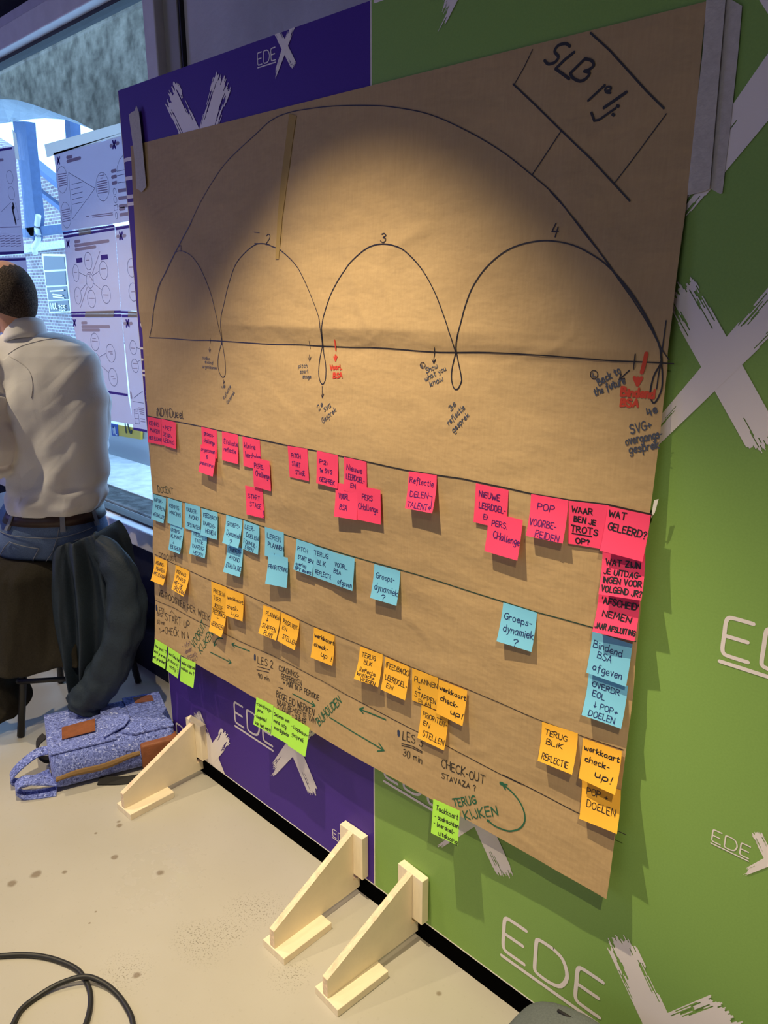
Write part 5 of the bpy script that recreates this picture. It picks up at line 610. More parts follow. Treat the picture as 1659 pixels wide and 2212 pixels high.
# ------------------------------------------------------------------ the kraft paper's surface (shared by everything stuck on it)
XL,XR,ZT,ZB=-1.998,-.494,1.822,.440
_PM=[(1.9,.0015),(1.82,.002),(1.58,.007),(1.389,.0205),(1.351,.0118),(1.130,.0330),(.91,.0270),(.717,.0325),(.572,.0335),(.43,.054),(.30,.075)]
_PL=[(1.9,.0015),(1.82,.002),(1.58,.008),(1.416,.0160),(1.351,.0112),(1.13,.0170),(.89,.0240),(.717,.038),(.572,.043),(.43,.0615),(.30,.080)]
_PR=[(1.9,.001),(1.82,.0015),(1.58,.005),(1.369,.0135),(1.346,.0088),(1.130,.019),(.91,.0155),(.717,.021),(.572,.023),(.43,.038),(.30,.050)]
def _lin(T,z):
    if z>=T[0][0]: return T[0][1]
    for (z1,a),(z2,b) in zip(T,T[1:]):
        if z>=z2: return a+(b-a)*(z1-z)/(z1-z2)
    return T[-1][1]
def _sm(T,z):
    h=.0025
    return (_lin(T,z-h)+2*_lin(T,z)+_lin(T,z+h))/4
def paper_d(x,z):
    """how far the kraft paper stands off the panels at (x, z), folds included"""
    s=min(1.,max(0.,(x-XL)/(XR-XL)))
    z=z-.02*(s-.5)
    l,m,r=_sm(_PL,z),_sm(_PM,z),_sm(_PR,z)
    if s<.5: t=s*2; t=t*t*(3-2*t); return l+(m-l)*t
    t=s*2-1; t=t*t*(3-2*t); return m+(r-m)*t

def paper_y(x, z):
    """front face of the paper: gentle folds plus hand crumple; y is negative towards the room"""
    e = min(1, max(0, (ZT-z)/.15)); s = min(1, max(0, (XR-x)/.08))
    w = .0016*noise.noise((x*5.5, z*8, 3.1))+.0011*noise.noise((x*13, z*21, 7.7))
    c = .0022*max(0, noise.noise((x*3.1+5, z*6, 1.3))-.12)
    k1 = 1-abs(noise.noise((x*4.2+9, z*7.5, 5.5)))*9; k2 = 1-abs(noise.noise((x*6.5-3, z*4.1+2, 8.8)))*11
    r = .0016*max(0, k1)*max(0, noise.noise((x*2.2, z*2.2, 11))+.25)+.0013*max(0, k2)*max(0, noise.noise((x*2, z*2.4, 21))+.2)
    return -(paper_d(x, z)+(w+c+r+.0010)*e*(.4+.6*s))
def on_paper(off): return lambda x, z: (x, paper_y(x, z)-off, z)

# ------------------------------------------------------------------ structure
M['floor'] = floor_mat(); M['glass'] = glass_mat(); M['brick'] = brick_mat()
def struct(name, o): o.name = name; o['kind'] = 'structure'; return o
WY = .385
struct('floor', box('floor', -8, 3.0, -6.0, WY+.12, -.12, 0, M['floor']))
struct('ceiling', box('ceiling', -8, 3.0, -6.0, WY+.12, 3.05, 3.2, M['room']))
struct('wall_left', box('wall_left', -8.1, -8, -6.0, WY+.12, 0, 3.05, M['room']))
struct('wall_right', box('wall_right', 3.0, 3.1, -6.0, WY+.12, 0, 3.05, M['room']))
struct('wall_front', box('wall_front', -8, 3.0, -6.1, -6.0, 0, 3.05, M['room']))
XJ = -2.43
wb = bmesh.new()
add_box(wb, -2.275, 3.0, WY-.02, WY+.12, 0, 3.05)
struct('wall_back', bm_obj('wall_back', wb, M['wall']))
struct('wall_back_apron', box('wall_back_apron', -8, -2.275, WY, WY+.12, 0, .457, M['navywall'])).name = 'trim_1'
struct('low_box_back', box('low_box_back', -8, -1.6, .225, WY, 0, .17, M['navywall']))  # low dark navy box along the foot of the back wall
struct('trim_2', box('trim_2', -8, -2.275, WY-.015, WY+.12, 2.465, 2.535, M['frame']))
struct('trim_3', box('trim_3', -8, -2.275, WY-.10, WY+.12, 2.535, 3.05, M['navywall']))
win = empty('window_1', (0, 0, 0)); win['kind'] = 'structure'
fb = bmesh.new()
add_box(fb, -8, -2.363, .315, .43, 2.388, 2.465, .004); add_box(fb, XJ, -2.363, .315, .43, .457, 2.40, .004); add_box(fb, -8, -2.363, .315, .43, .457, .536, .006)
bm_obj('window_frame', fb, M['frame'], win)
jb = bmesh.new(); add_box(jb, -2.363, -2.283, .345, .46, .457, 2.535, .003); bm_obj('window_reveal', jb, M['framedark'], win)
sb = bmesh.new(); add_box(sb, -8, XJ, .36, .41, 2.374, 2.389); add_box(sb, XJ-.008, XJ+.001, .36, .41, .53, 2.389); add_box(sb, -8, XJ, .36, .41, .535, .545); add_box(sb, -2.2835, -2.2745, .35, .48, .457, 2.535)
bm_obj('window_seal', sb, M['rubber'], win)
box('window_pane', -8, XJ, .386, .390, .54, 2.38, M['glass'], win)

# ------------------------------------------------------------------ outside the window
def plate(name, pts, y0, y1, m, parent=None):
    bm = bmesh.new(); add_prism(bm, [Vector((x, y0, z)) for x, z in pts], Vector((0, y1-y0, 0)))
    bmesh.ops.recalc_face_normals(bm, faces=bm.faces); return bm_obj(name, bm, m, parent)
M['wetstone'] = mat('wet_mossy_stone', (.045, .05, .052), .75, .15, 22, .8, .6, 40)
M['palestone'] = mat('pale_paving_stone', (.52, .54, .55), .8, .2, 14, .2, .3, 30)
M['outpaint'] = mat('blue_grey_outdoor_paint', (.09, .14, .27), .7, .3, 20, .1)
M['outwhite'] = mat('white_outdoor_paint', (.8, .82, .82), .5, .3)
M['outdark'] = mat('dark_outdoor_glass', (.05, .06, .08), .2, .5)
M['render_blue'] = mat('pale_vault_plaster', (.42, .46, .50), .9, .1, 5, .1)
M['plateyellow'] = mat('yellow_number_plate', (.85, .55, .04), .4); M['plateblue'] = mat('blue_number_plate', (.02, .08, .45), .4)
M['carpaint'] = mat('silver_car_paint', (.55, .57, .60), .3, .6, metallic=.3)
struct('trim_4', box('trim_4', -12, -1.5, .52, .66, .30, .49, M['wetstone']))
struct('trim_5', box('trim_5', -12, -1.5, .66, 1.02, .30, .495, M['palestone']))
gnd = tag(box('pavement', -60, 20, 1.02, 60, -.3, .02, M['palestone']), 'pale sunlit pavement outside the window', 'pavement'); gnd['kind'] = 'structure'
tag(plate('concrete_arch', ARCH, 1.5, 1.75, M['concrete']), 'speckled grey concrete arch outside above the window view', 'arch')
V = [Vector((x, 1.75, z)) for x, z in ARC_LINE]+[Vector((x, 2.45, z)) for x, z in VAULT_LINE]; n = len(ARC_LINE)
V += [v+Vector((0, 0, .12)) for v in V]
F = [(i, i+1, n+i+1, n+i) for i in range(n-1)]+[(2*n+i, 3*n+i, 3*n+i+1, 2*n+i+1) for i in range(n-1)]+[(n+i, n+i+1, 3*n+i+1, 3*n+i) for i in range(n-1)]
vault = tag(mesh_obj('vault_ceiling', V, F, M['render_blue']), 'pale blue vaulted porch ceiling behind the concrete arch', 'ceiling')
st_ = empty('steel_facade'); tag(st_, 'blue grey steel uprights and crossbar outside the window', 'steel frame')
for nm, p in zip(('mullion', 'column', 'crossbar'), STEEL): plate(nm, p, 2.5, 2.6, M['outpaint'], st_)
bm = bmesh.new(); add_tube(bm, catmull([(x, 2.48, z) for x, z in STAYS[0]], 4), .03, 8); bm_obj('stay', bm, M['outwhite'], st_, True)
reflection = empty('spot_reflection', (REFLECTION[0][0], 2.3, REFLECTION[0][1])); tag(reflection, 'round cluster of glowing white balls standing in for a spotlight reflection', 'reflection')  # glowing balls added in place of a spotlight reflection in the window glass
M['reflection_dot'] = mat('glowing_dot', (1, 1, 1)); b_ = M['reflection_dot'].node_tree.nodes['Principled BSDF']; b_.inputs['Emission Color'].default_value = (.9, .97, 1, 1); b_.inputs['Emission Strength'].default_value = 5
def mesh_children(parent, name, bm, m):
    o = bm_obj(name, bm, m, parent, True); o.matrix_parent_inverse = Matrix.Translation(-parent.location); return o
for x, z in REFLECTION:
    bm = bmesh.new(); bmesh.ops.create_icosphere(bm, subdivisions=2, radius=.011, matrix=Matrix.Translation((x, 2.3, z))); mesh_children(reflection, 'reflection_dot', bm, M['reflection_dot'])
bm = bmesh.new(); bmesh.ops.create_cone(bm, cap_ends=True, segments=20, radius1=.075, radius2=.075, depth=.02, matrix=Matrix.Translation((REFLECTION[0][0], 2.325, REFLECTION[0][1])) @ Matrix.Rotation(math.pi/2, 4, 'X')); mesh_children(reflection, 'reflection_disc', bm, M['render_blue'])
bld = empty('brick_building'); tag(bld, 'brick gabled building across the street with a white framed window', 'building')
plate('brick_wall', BRICK, 9.0, 9.3, M['brick'], bld)
plate('eave', EAVE[0], 8.7, 9.05, M['outpaint'], bld); plate('string_course', EAVE[1], 8.85, 9.02, M['outpaint'], bld); plate('string_course', EAVE[2], 8.85, 9.02, M['palestone'], bld)
wf = plate('window_frame', OWIN['outer'], 8.85, 9.02, M['outwhite'], bld)
for p in OWIN['inner']: plate('window_pane', p, 8.83, 8.86, M['outdark'], wf)
V = []; F = []; rng = random.Random(3); fo = lambda x, z: (x, 8.80, z)
write(V, F, 'HUL', OWIN['text'][0], [OWIN['text'][0][0]*.55+OWIN['text'][1][0]*.45, OWIN['text'][0][1]+.01], .15, .035, fo, rng, .5)
write(V, F, 'ZES', [OWIN['text'][0][0]*.45+OWIN['text'][1][0]*.55, OWIN['text'][1][1]-.02], [OWIN['text'][1][0], OWIN['text'][1][1]-.02], .13, .035, fo, rng, .5)
for l in OWIN['lines']: ribbon(V, F, l, .04, fo)
mesh_obj('shop_lettering', V, F, M['outwhite'], bld)
car = empty('parked_car'); tag(car, 'parked car with yellow number plate seen low through the window', 'car')
plate('bumper', CAR['body'], 1.13, 1.5, M['carpaint'], car)
npl = plate('number_plate', CAR['plate'], 1.112, 1.125, M['plateyellow'], car); plate('country_strip', CAR['blue'], 1.106, 1.113, M['plateblue'], npl)
V = []; F = []; write(V, F, 'NL', CAR['nl'][0], CAR['nl'][1], .045, .007, lambda x, z: (x, 1.1045, z), rng, .2); mesh_obj('country_code', V, F, M['outwhite'], npl)
V = []; F = []; write(V, F, 'TC', CAR['txt'][0], CAR['txt'][1], .10, .014, lambda x, z: (x, 1.108, z), rng, .2); mesh_obj('plate_characters', V, F, M['ink'], npl)

# ------------------------------------------------------------------ printed display panels
PZ0, PZ1 = .057, 1.958
def E_(): return [catmull([(.62, 1), (.18, 1), (.05, .97), (0, .84), (0, .5), (0, .16), (.05, .03), (.18, 0), (.62, 0)], 3), [(0, .5), (.55, .5)]]
def D_(): return [catmull([(.45, 1), (.14, 1), (.03, .96), (0, .85), (0, .5), (0, .15), (.03, .04), (.14, 0), (.45, 0), (.72, .12), (.86, .5), (.72, .88), (.46, 1)], 3)]
def clip_add(V, F, poly, y, lim):
    p = clip_poly(poly, *lim)
    if len(p) >= 3: b = len(V); V += [(x, y, z) for x, z in p]; F.append(tuple(range(b, b+len(p))))
def letters(V, F, x, z, h, y, lim, pen=.10):
    fn = lambda a, b: (a, b)
    L_ = [[(p[0]+dx, p[1]) for p in s] for dx, g in ((0, E_()), (.92, D_()), (2.02, E_())) for s in g]+[[(-.02, -.20), (2.66, -.20)]]
    for i, s in enumerate(L_):
        v2, f2 = [], []; ribbon(v2, f2, [(x+a*h, z+b*h) for a, b in s], pen*h, fn, 5)
        for k, f in enumerate(f2): clip_add(V, F, [v2[q] for q in f], y-.00006*i-(.00003 if k >= len(f2)-2 else 0), lim)
def brush(V, F, cx, cz, h, y, lim, seed):
    rng = random.Random(seed)
    for (a, b, hw0, hw1, rag0, rag1, tip) in (((-1.12, 1.62), (1.22, -1.68), .40, .38, .30, .34, 0), ((1.26, 1.55), (-1.28, -1.75), .40, .22, .34, .55, 1)):
        y -= .0003; a = Vector(a); b = Vector(b); d = (b-a); Ls = d.length; d = d/Ls; nn = Vector((-d.y, d.x)); N = 34
        wob0 = [rng.uniform(-1, 1) for _ in range(N+2)]; wob1 = [rng.uniform(-1, 1) for _ in range(N+2)]
        for k in range(N):
            u0 = -1+2*k/N; u1 = -1+2*(k+1)/N; um = (u0+u1)/2
            s0 = (wob0[k]+wob0[k+1])*.5*rag0*.55+.10*rag0*math.sin(k*.9)+.12*abs(um)
            e0 = Ls-((wob1[k]+wob1[k+1])*.5*rag1*.5+.12*abs(um))+ (rag1*.7*(1 if (tip and um > .35) else 0))
            segs = [(s0, e0)]
            dry0 = rng.random(); 
            if abs(um) > .45 and rng.random() < .75:
                g0 = rng.uniform(.15, .55); segs = [(s0, s0+g0), (s0+g0+rng.uniform(.1, .75), e0)]
            elif um < -.1 and rng.random() < .45:
                g1 = rng.uniform(.1, .4); segs = [(s0, e0-g1-rng.uniform(.1, .6)), (e0-g1, e0)]
            for q0, q1 in segs:
                if q1 <= q0: continue
                pts = []
                for q, uu in ((q0, u0), (q0, u1), (q1, u1), (q1, u0)):
                    w = hw0+(hw1-hw0)*q/Ls; p = a+d*q+nn*(uu*w*1.01); pts.append((cx+p.x*h, cz+p.y*h))
                clip_add(V, F, pts, y, lim)
LOGOS = {'purple': [(-1.444, 1.913, .0225), (-1.677, .267, .066), (-1.261, .113, .0225), (-2.045, 1.702, .0905), (-2.19, 1.243, .0625), (-2.08, .051, .067)],
         'green': [(-.727, .134, .085), (-.347, .624, .0215), (-.370, .943, .061), (-.675, 1.3215, .0625), (-.752, 1.703, .098), (-1.075, .383, .066), (-1.098, 1.966, .060)]}
def panel(name, x0, x1, m, key, label, seed):
    p = empty(name, (x0, 0, PZ0)); tag(p, label, 'display panel')
    inv = Matrix.Translation((-x0, 0, -PZ0))
    o = box('board', x0, x1, 0, .016, PZ0, PZ1, m, p); o.matrix_parent_inverse = inv
    bm = bmesh.new(); add_box(bm, x0-.0012, x0+.0008, -.0004, .0165, PZ0, PZ1); add_box(bm, x1-.0008, x1+.0012, -.0004, .0165, PZ0, PZ1); add_box(bm, x0, x1, -.0004, .0165, PZ0-.003, PZ0)
    e = bm_obj('board_edge', bm, M['board_edge'], p); e.matrix_parent_inverse = inv
    lim = (x0+.001, x1-.001, PZ0, PZ1)
    for i, (ex, ez, h) in enumerate(LOGOS[key]):
        V, F = [], []; letters(V, F, ex, ez, h, -.0006, lim)
        if F: c = mesh_obj('printed_lettering', V, F, M['print_white'], p); c.matrix_parent_inverse = inv
        V, F = [], []; brush(V, F, ex+4.0*h, ez+.73*h, h*1.0, -.0008, lim, seed+i*7)
        if F: c = mesh_obj('printed_brush_cross', V, F, M['print_white'], p); c.matrix_parent_inverse = inv
    return p
panel('display_panel', -2.040, -1.1105, M['purple'], 'purple', 'tall purple display panel printed with white lettering and brush crosses', 11)
panel('display_panel', -1.1085, -.10, M['green'], 'green', 'tall green display panel printed with white lettering and brush crosses', 5)

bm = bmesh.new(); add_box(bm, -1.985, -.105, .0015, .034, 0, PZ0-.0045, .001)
tag(bm_obj('shade_strip', bm, mat('gap_shade_black', (.002, .002, .002), 1, 0)), 'black strip standing in for the shade under the two display panels', 'shade_strip')  # near-black strip stands in for the deep shade in the gap below the panels

# ------------------------------------------------------------------ kraft paper sheet and the drawing on it
sheet = empty('kraft_paper', (XL, 0, ZB)); tag(sheet, 'large brown kraft paper sheet taped across the purple and green panels', 'paper')
sinv = Matrix.Translation((-XL, 0, -ZB))
NX, NZ = 220, 460; V = []; F = []
for j in range(NZ+1):
    for i in range(NX+1):
        x = XL+(XR-XL)*i/NX; z = ZB+(ZT-ZB)*j/NZ
        ex = .0025*noise.noise((z*9, 1.5, i)) if i in (0, NX) else 0
        V.append((x+ex, paper_y(x, z), z))
for j in range(NZ):
    for i in range(NX): a = j*(NX+1)+i; F.append((a, a+1, a+NX+2, a+NX+1))
o = mesh_obj('sheet', V, F, M['kraft'], sheet, True); o.matrix_parent_inverse = sinv
PEN = .72
CM = {'ink': 'ink', 'dark': 'dark', 'slate': 'slate', 'navy': 'navy', 'red': 'red', 'green': 'mgreen', 'darkgreen': 'darkgreen', 'violetdark': 'violetdark'}
LAB = {'ink': 'black', 'dark': 'thin black', 'slate': 'grey blue', 'navy': 'dark blue', 'red': 'red', 'green': 'green', 'darkgreen': 'dark green', 'violetdark': 'pale violet'}
def on_sheet(nm, V, F, col):
    c = mesh_obj(nm, V, F, M[CM[col]], sheet); c.matrix_parent_inverse = sinv; c['label'] = LAB[col]+' marker '+('writing' if nm == 'handwriting' else 'stroke')
V, F = [], []
for k, (col, w, sm, pts) in enumerate(STROKES):
    P = catmull([Vector(p) for p in pts], 6) if sm and len(pts) > 2 else [Vector(p) for p in pts]
    ribbon(V, F, P, w*PEN*.88, on_paper(.0007+.00004*(k % 5)), 5, .012)
    if k+1 < len(STROKES) and STROKES[k+1][1] == w and len(STROKES[k+1][3]) == 3 and STROKES[k+1][2] == 0: continue   # an arrow keeps its head
    on_sheet('marker_stroke', V, F, col); V, F = [], []
rng = random.Random(42)
for text, col, pen, a, b, h in TEXTS:
    V, F = [], []; write(V, F, text, a, b, h*.88, pen*PEN*.80, on_paper(.0009), rng); on_sheet('handwriting', V, F, col)

# ------------------------------------------------------------------ sticky notes
GR = {'pink': 'pink sticky notes on the kraft paper', 'blue': 'blue sticky notes on the kraft paper', 'orange': 'orange sticky notes on the kraft paper', 'lime': 'lime green sticky notes along the bottom edge'}
for (c, A, ang, w, base, lift, ink, lines, label) in NOTES:
    h = .0725; U = Vector((math.cos(ang), math.sin(ang))); D = Vector((math.sin(ang), -math.cos(ang)))
    tw = rng.uniform(-.22, .22)
    def surf(u, v, off=0.0, A=Vector(A), U=U, D=D, w=w, h=h, base=base, lift=lift, tw=tw):
        q = A+U*u+D*(v*math.sqrt(max(.1, 1-(lift/h)**2))); t = min(1.05, max(0, v/h))
        l = lift*(t**1.6)*(1+tw*(u/w-.5)*2)
        zc = max(q.y, A.y-.03)
        y = paper_y(q.x, q.y)*.35+.65*(paper_y(q.x, A.y)+(paper_y(q.x, A.y-.03)-paper_y(q.x, A.y))*(A.y-q.y)/.03)
        y = min(y, paper_y(q.x, q.y))
        return (q.x, y-base-.0012-l-off, q.y)
    V = []; F = []; n1, n2 = 8, 12
    for j in range(n2+1):
        for i in range(n1+1): V.append(surf(w*i/n1, h*j/n2))
    for j in range(n2):
        for i in range(n1): a = j*(n1+1)+i; F.append((a, a+n1+1, a+n1+2, a+1))
    org = V[0]
    note = mesh_obj('sticky_note', [(v[0]-org[0], v[1]-org[1], v[2]-org[2]) for v in V], F, M['note_'+c], None, True); note.location = org
    tag(note, label, 'sticky note', GR[c])
    TV, TF = [], []; pen = {'pink': .0019, 'blue': .0017, 'orange': .0017, 'lime': .0019}[c]
    if ink == 'black' and c == 'pink': pen = .0026
    if c == 'orange' and label.find('check-up !') + label.find('check-up!') > 0: pen = .0023
    for (t, u0, u1, vb, ht) in lines:
        fn = lambda x, y: tuple(Vector(surf(x, -y, .0005))-Vector(org))
        write(TV, TF, t, (u0*w, -vb*h), (min(u1, .985)*w, -(vb+rng.uniform(-.01, .03))*h), ht*h*.86, pen*.8*(1.8 if t == '!' else 1), fn, rng)
    if 'bent arrow' in label:
        fn = lambda x, y: tuple(Vector(surf(x, -y, .0005))-Vector(org))
        ribbon(TV, TF, [(.76*w, -.57*h), (.90*w, -.58*h), (.92*w, -.88*h), (.84*w, -.88*h)], .0016, fn); ribbon(TV, TF, [(.87*w, -.84*h), (.83*w, -.88*h), (.88*w, -.92*h)], .0016, fn)
    if 'TROTS' in label:
        fn = lambda x, y: tuple(Vector(surf(x, -y, .0005))-Vector(org)); ribbon(TV, TF, [(.10*w, -.745*h), (.60*w, -.755*h)], .002, fn)
    ik = ink if ink == 'black' else ('blueink' if c == 'blue' else 'violet')
    mesh_obj('handwriting', TV, TF, M['ink' if ik == 'black' else ik], note)

# ------------------------------------------------------------------ tape
def strip(name, pts, y, m, label, cat, group=None, wrap=False):
    V = [(x, paper_y(x, z)-.0012 if wrap else y, z) for i, (x, z) in enumerate(pts)]; bm = bmesh.new(); vs = [bm.verts.new(v) for v in V]; f = bm.faces.new(vs)
    r = bmesh.ops.extrude_face_region(bm, geom=[f]); bmesh.ops.translate(bm, verts=[v for v in r['geom'] if isinstance(v, bmesh.types.BMVert)], vec=(0, .0005, 0))
    bmesh.ops.triangulate(bm, faces=[q for q in bm.faces if len(q.verts) > 4]); bmesh.ops.recalc_face_normals(bm, faces=bm.faces)
    return tag(bm_obj(name, bm, m), label, cat, group)
strip('masking_tape', TAPE_R[0], -.0052, M['tape'], 'pale masking tape strip over the upper right edge of the kraft paper', 'tape', 'masking tape strips on the panels')
strip('masking_tape', TAPE_R[1], -.0022, M['tape'], 'pale masking tape strip on the green panel, right of the other strip', 'tape', 'masking tape strips on the panels')
strip('masking_tape', TAPE_L, -.0095, M['tape'], 'torn masking tape strip over the upper left corner of the kraft paper', 'tape', 'masking tape strips on the panels')
strip('packing_tape', TAPE_V, 0, M['vtape'], 'brown tape strip running down the fold at the upper left of the kraft paper', 'tape', wrap=True)
strip('tape_scrap', SCRAP, -.0200, M['board_edge'], 'small torn white tape scrap at the right edge of the kraft paper', 'tape')

# ------------------------------------------------------------------ wooden support brackets
def bracket(x, label, rz=0, dy=0):
    t = empty('support_bracket', (x, 0, 0), rz); tag(t, label, 'bracket', 'plywood support brackets under the panels')
    box('base_plate', -.034, .044, -.272, -.128, 0, .0195, M['plywood'], t, .0012)
    bm = bmesh.new(); pts = [(-.270, .0195), (-.270, .066), (-.056, .187), (-.0215, .195), (-.0215, .056)]
    pts = [(-.270, .0197), (-.270, .068), (-.060, .172), (-.022, .190), (-.022, .050), (-.001, .050), (-.001, .0197)]
    add_prism(bm, [Vector((-.008, y, z)) for y, z in pts], Vector((.016, 0, 0))); bmesh.ops.recalc_face_normals(bm, faces=bm.faces)
    g = bm_obj('gusset', bm, M['plywood'], t); g.data.materials.append(M['plyedge'])
    for p in g.data.polygons:
        if abs(p.normal.x) < .5: p.material_index = 1
    box('batten', -.040, .040, -.0215, -.0012, .070, .190, M['plywood'], t, .001)
    return t
bracket(-1.878, 'plywood support bracket under the left end of the purple panel, beside the felt bag', .02)
bracket(-1.170, 'plywood support bracket under the purple panel just left of the panel seam')
bracket(-.972, 'plywood support bracket under the green panel just right of the panel seam', -.06)

# ------------------------------------------------------------------ window posters
def flat(name, pts, y, m, parent, thick=.0004):
    return plate(name, pts, y, y+thick, m, parent)
PL = ['white poster with a triangle diagram taped at the top of the window', 'narrow white poster strip with small icons beside the triangle poster', 'white poster with circles around a globe, middle of the window',
      'white poster edge overlapping the globe poster at its right', 'white poster with circles, lowest in the column behind the man', 'white poster with a table at its foot, lowest beside the purple panel',
      'blank white sheet hanging at the bottom of the window', 'white poster with a small dark figure at the left frame edge', 'white poster with a dark top band behind the man\'s head']
for k, (P, lab) in enumerate(zip(POSTERS, PL)):
    y = .3805-(.0016 if k in (1, 3, 5) else 0)-(.0008 if k in (0, 2, 4, 7) else 0)
    t = empty('poster', (P['sheet'][0][0], y, P['sheet'][0][1])); tag(t, lab, 'poster', 'posters taped on the window'); inv = Matrix.Translation(-t.location)
    o = flat('poster_sheet', P['sheet'], y, M['poster'], t); o.matrix_parent_inverse = inv
    pl = lambda d: (lambda x, z: (x, y-d, z))
    def rb(nm, L, w, m, d):
        C = [[l] for l in L]; go = True
        def bb(c): q = [p for l in c for p in l]; return min(p[0] for p in q), max(p[0] for p in q), min(p[1] for p in q), max(p[1] for p in q)
        while go:                                            # printed marks standing close together make one part
            go = False
            for i in range(len(C)):
                for j in range(i+1, len(C)):
                    a, b = bb(C[i]), bb(C[j])
                    if max(a[0]-b[1], b[0]-a[1], 0)+max(a[2]-b[3], b[2]-a[3], 0) < .055: C[i] += C.pop(j); go = True; break
                if go: break
        for c_ in C:
            V, F = [], []
            for l in c_: ribbon(V, F, l, w, pl(d), 2)
            if F: c = mesh_obj(nm, V, F, m, t); c.matrix_parent_inverse = inv
    for b in P.get('bands', []): c = flat('navy_band', b, y-.0006, M['posternavy'], t); c.matrix_parent_inverse = inv
    rb('diagram', P['lines'], .0019, M['posterline'], .0008); rb('fine_print', P['fine'], .0034, M['posterfine'], .0007); rb('heading', P['heads'], .012, M['posterfine'], .0007)
    rb('cross_logo', [x[i:i+2] for x in P['xs'] for i in (0, 2)], .010, M['posternavy'], .0009)
    for b in P.get('boxes', []): c = flat('caption_box', b, y-.0007, M['posternavy'], t); c.matrix_parent_inverse = inv
    if 'man' in P: rb('figure', [P['man'][0:2]+[], [P['man'][0], P['man'][2]], P['man'][4:6]], .016, M['ink'], .0009)
WT = ['wide translucent tape above the triangle poster', 'grey tape strip along the top edge of the triangle poster', 'grey tape patch between the triangle and globe posters', 'long grey tape between the globe poster and the one below', 'short grey tape beside the purple panel edge', 'pale tape at the top of the left poster']
for p, l in zip(WTAPES, WT): strip('window_tape', p, .3765, M['wtape'], l, 'tape', 'tape strips on the window')

# ------------------------------------------------------------------ felt backpack lying on the floor
e1 = Vector((.325, .946, 0)).normalized(); e2 = Vector((-e1.y, e1.x, 0))
bag = empty('felt_backpack', (-2.118, -.372, 0), math.atan2(e1.y, e1.x)); tag(bag, 'blue felt backpack lying on the floor between coats and bracket', 'backpack')
BL, BW, BH = .378, .262, .120
def bag_top(u, v): return BH+.010*math.sin(math.pi*min(1, max(0, u/BL)))*math.sin(math.pi*min(1, max(0, v/BW)))-.012*max(0, u/BL-.6)
bm = bmesh.new(); rings = []
for i in range(25):
    u = BL*i/24; s = math.sin(math.pi*i/24); ins = .010*(1-min(1, s*4)); h0 = .006+.012*max(0, 1-i/6)*0
    prof = [(-.01+ins, .012), (-.022+ins*.6, .04), (-.016+ins*.6, .085), (-.002+ins, BH-.006), (.012, BH)]
    ring = []
    for (v, z) in [(.015, .004)]+prof+[(BW*k/6, None) for k in range(1, 6)]+[(BW-.012, BH), (BW-ins, BH-.012), (BW+.012-ins*.6, .06), (BW-.004, .012), (BW-.02, .004)]:
        zz = bag_top(u, v) if z is None else z
        ring.append(Vector((u, v+.003*noise.noise((u*9, z or 0, 2)), zz-(.012*max(0, u/BL-.6) if (z and z > .08) else 0))))
    rings.append(ring)
loft(bm, rings); bmesh.ops.recalc_face_normals(bm, faces=bm.faces); body = bm_obj('bag_body', bm, M['felt'], bag, True)
body.modifiers.new('b', 'SUBSURF').levels = 1; body.modifiers['b'].render_levels = 1
def on_bag(name, pts, lift, thick, m):
    bm = bmesh.new(); P = []
    for a, b in zip(pts, pts[1:]+pts[:1]):
        for k in range(4): P.append((a[0]+(b[0]-a[0])*k/4, a[1]+(b[1]-a[1])*k/4))
    add_prism(bm, [Vector((u, v, bag_top(u, v)+lift+thick)) for u, v in P], Vector((0, 0, -thick))); bmesh.ops.recalc_face_normals(bm, faces=bm.faces); return bm_obj(name, bm, m, bag)
on_bag('top_panel', [(.004, .006), (.004, .256), (.205, .258), (.195, .006)], .0005, .004, M['felt'])
on_bag('leather_patch', [(.045, .070), (.050, .140), (.150, .138), (.143, .068)], .005, .002, M['leather'])
on_bag('leather_patch', [(.285, .195), (.285, .240), (.345, .240), (.345, .193)], .003, .002, M['leather'])
on_bag('closing_flap', [(.160, .016), (.172, .190), (.225, .196), (.250, .085), (.228, .050)], .0085, .004, M['felt'])
on_bag('front_flap', [(.215, .030), (.255, .075), (.25, .252), (.372, .252), (.374, .012), (.25, .008)], .0005, .005, M['felt'])
bm = bmesh.new(); R = []
for i in range(13):
    u = .012+i*.0205; z = .052+.016*i/12+.004*math.sin(i*.7); g = .005+.004*math.sin(math.pi*i/12)
    R.append([Vector((u, -.0255, z-g)), Vector((u, -.0275, z)), Vector((u, -.0245, z+g)), Vector((u, -.015, z+g)), Vector((u, -.015, z-g))])
loft(bm, R); bm_obj('zip', bm, M['brownwood'], bag)
box('side_pocket', .262, .380, -.030, .02, .010, .098, M['leather'], bag, .008, 3, True)
def strap(name, pts, w, m, thick=.004):
    bm = bmesh.new(); C = catmull(pts, 6); up = Vector((0, 0, 1)); R = []
    for i, p in enumerate(C):
        t = (C[min(i+1, len(C)-1)]-C[max(i-1, 0)]).normalized(); sdir = Vector((0, 1, .25)).normalized() if abs(t.y) < .75 else Vector((.2, 0, 1)).normalized(); nn = t.cross(sdir).normalized(); sdir = nn.cross(t).normalized()
        R.append([p+sdir*w/2+nn*thick/2, p-sdir*w/2+nn*thick/2, p-sdir*w/2-nn*thick/2, p+sdir*w/2-nn*thick/2])
    loft(bm, R); bmesh.ops.recalc_face_normals(bm, faces=bm.faces); return bm_obj(name, bm, m, bag, False)
strap('carry_loop', [(.01, .10, .085), (-.03, .095, .088), (-.085, .075, .066), (-.110, .07, .036), (-.085, .075, .012), (-.04, .085, .006), (.0, .09, .012)], .034, M['felt'])
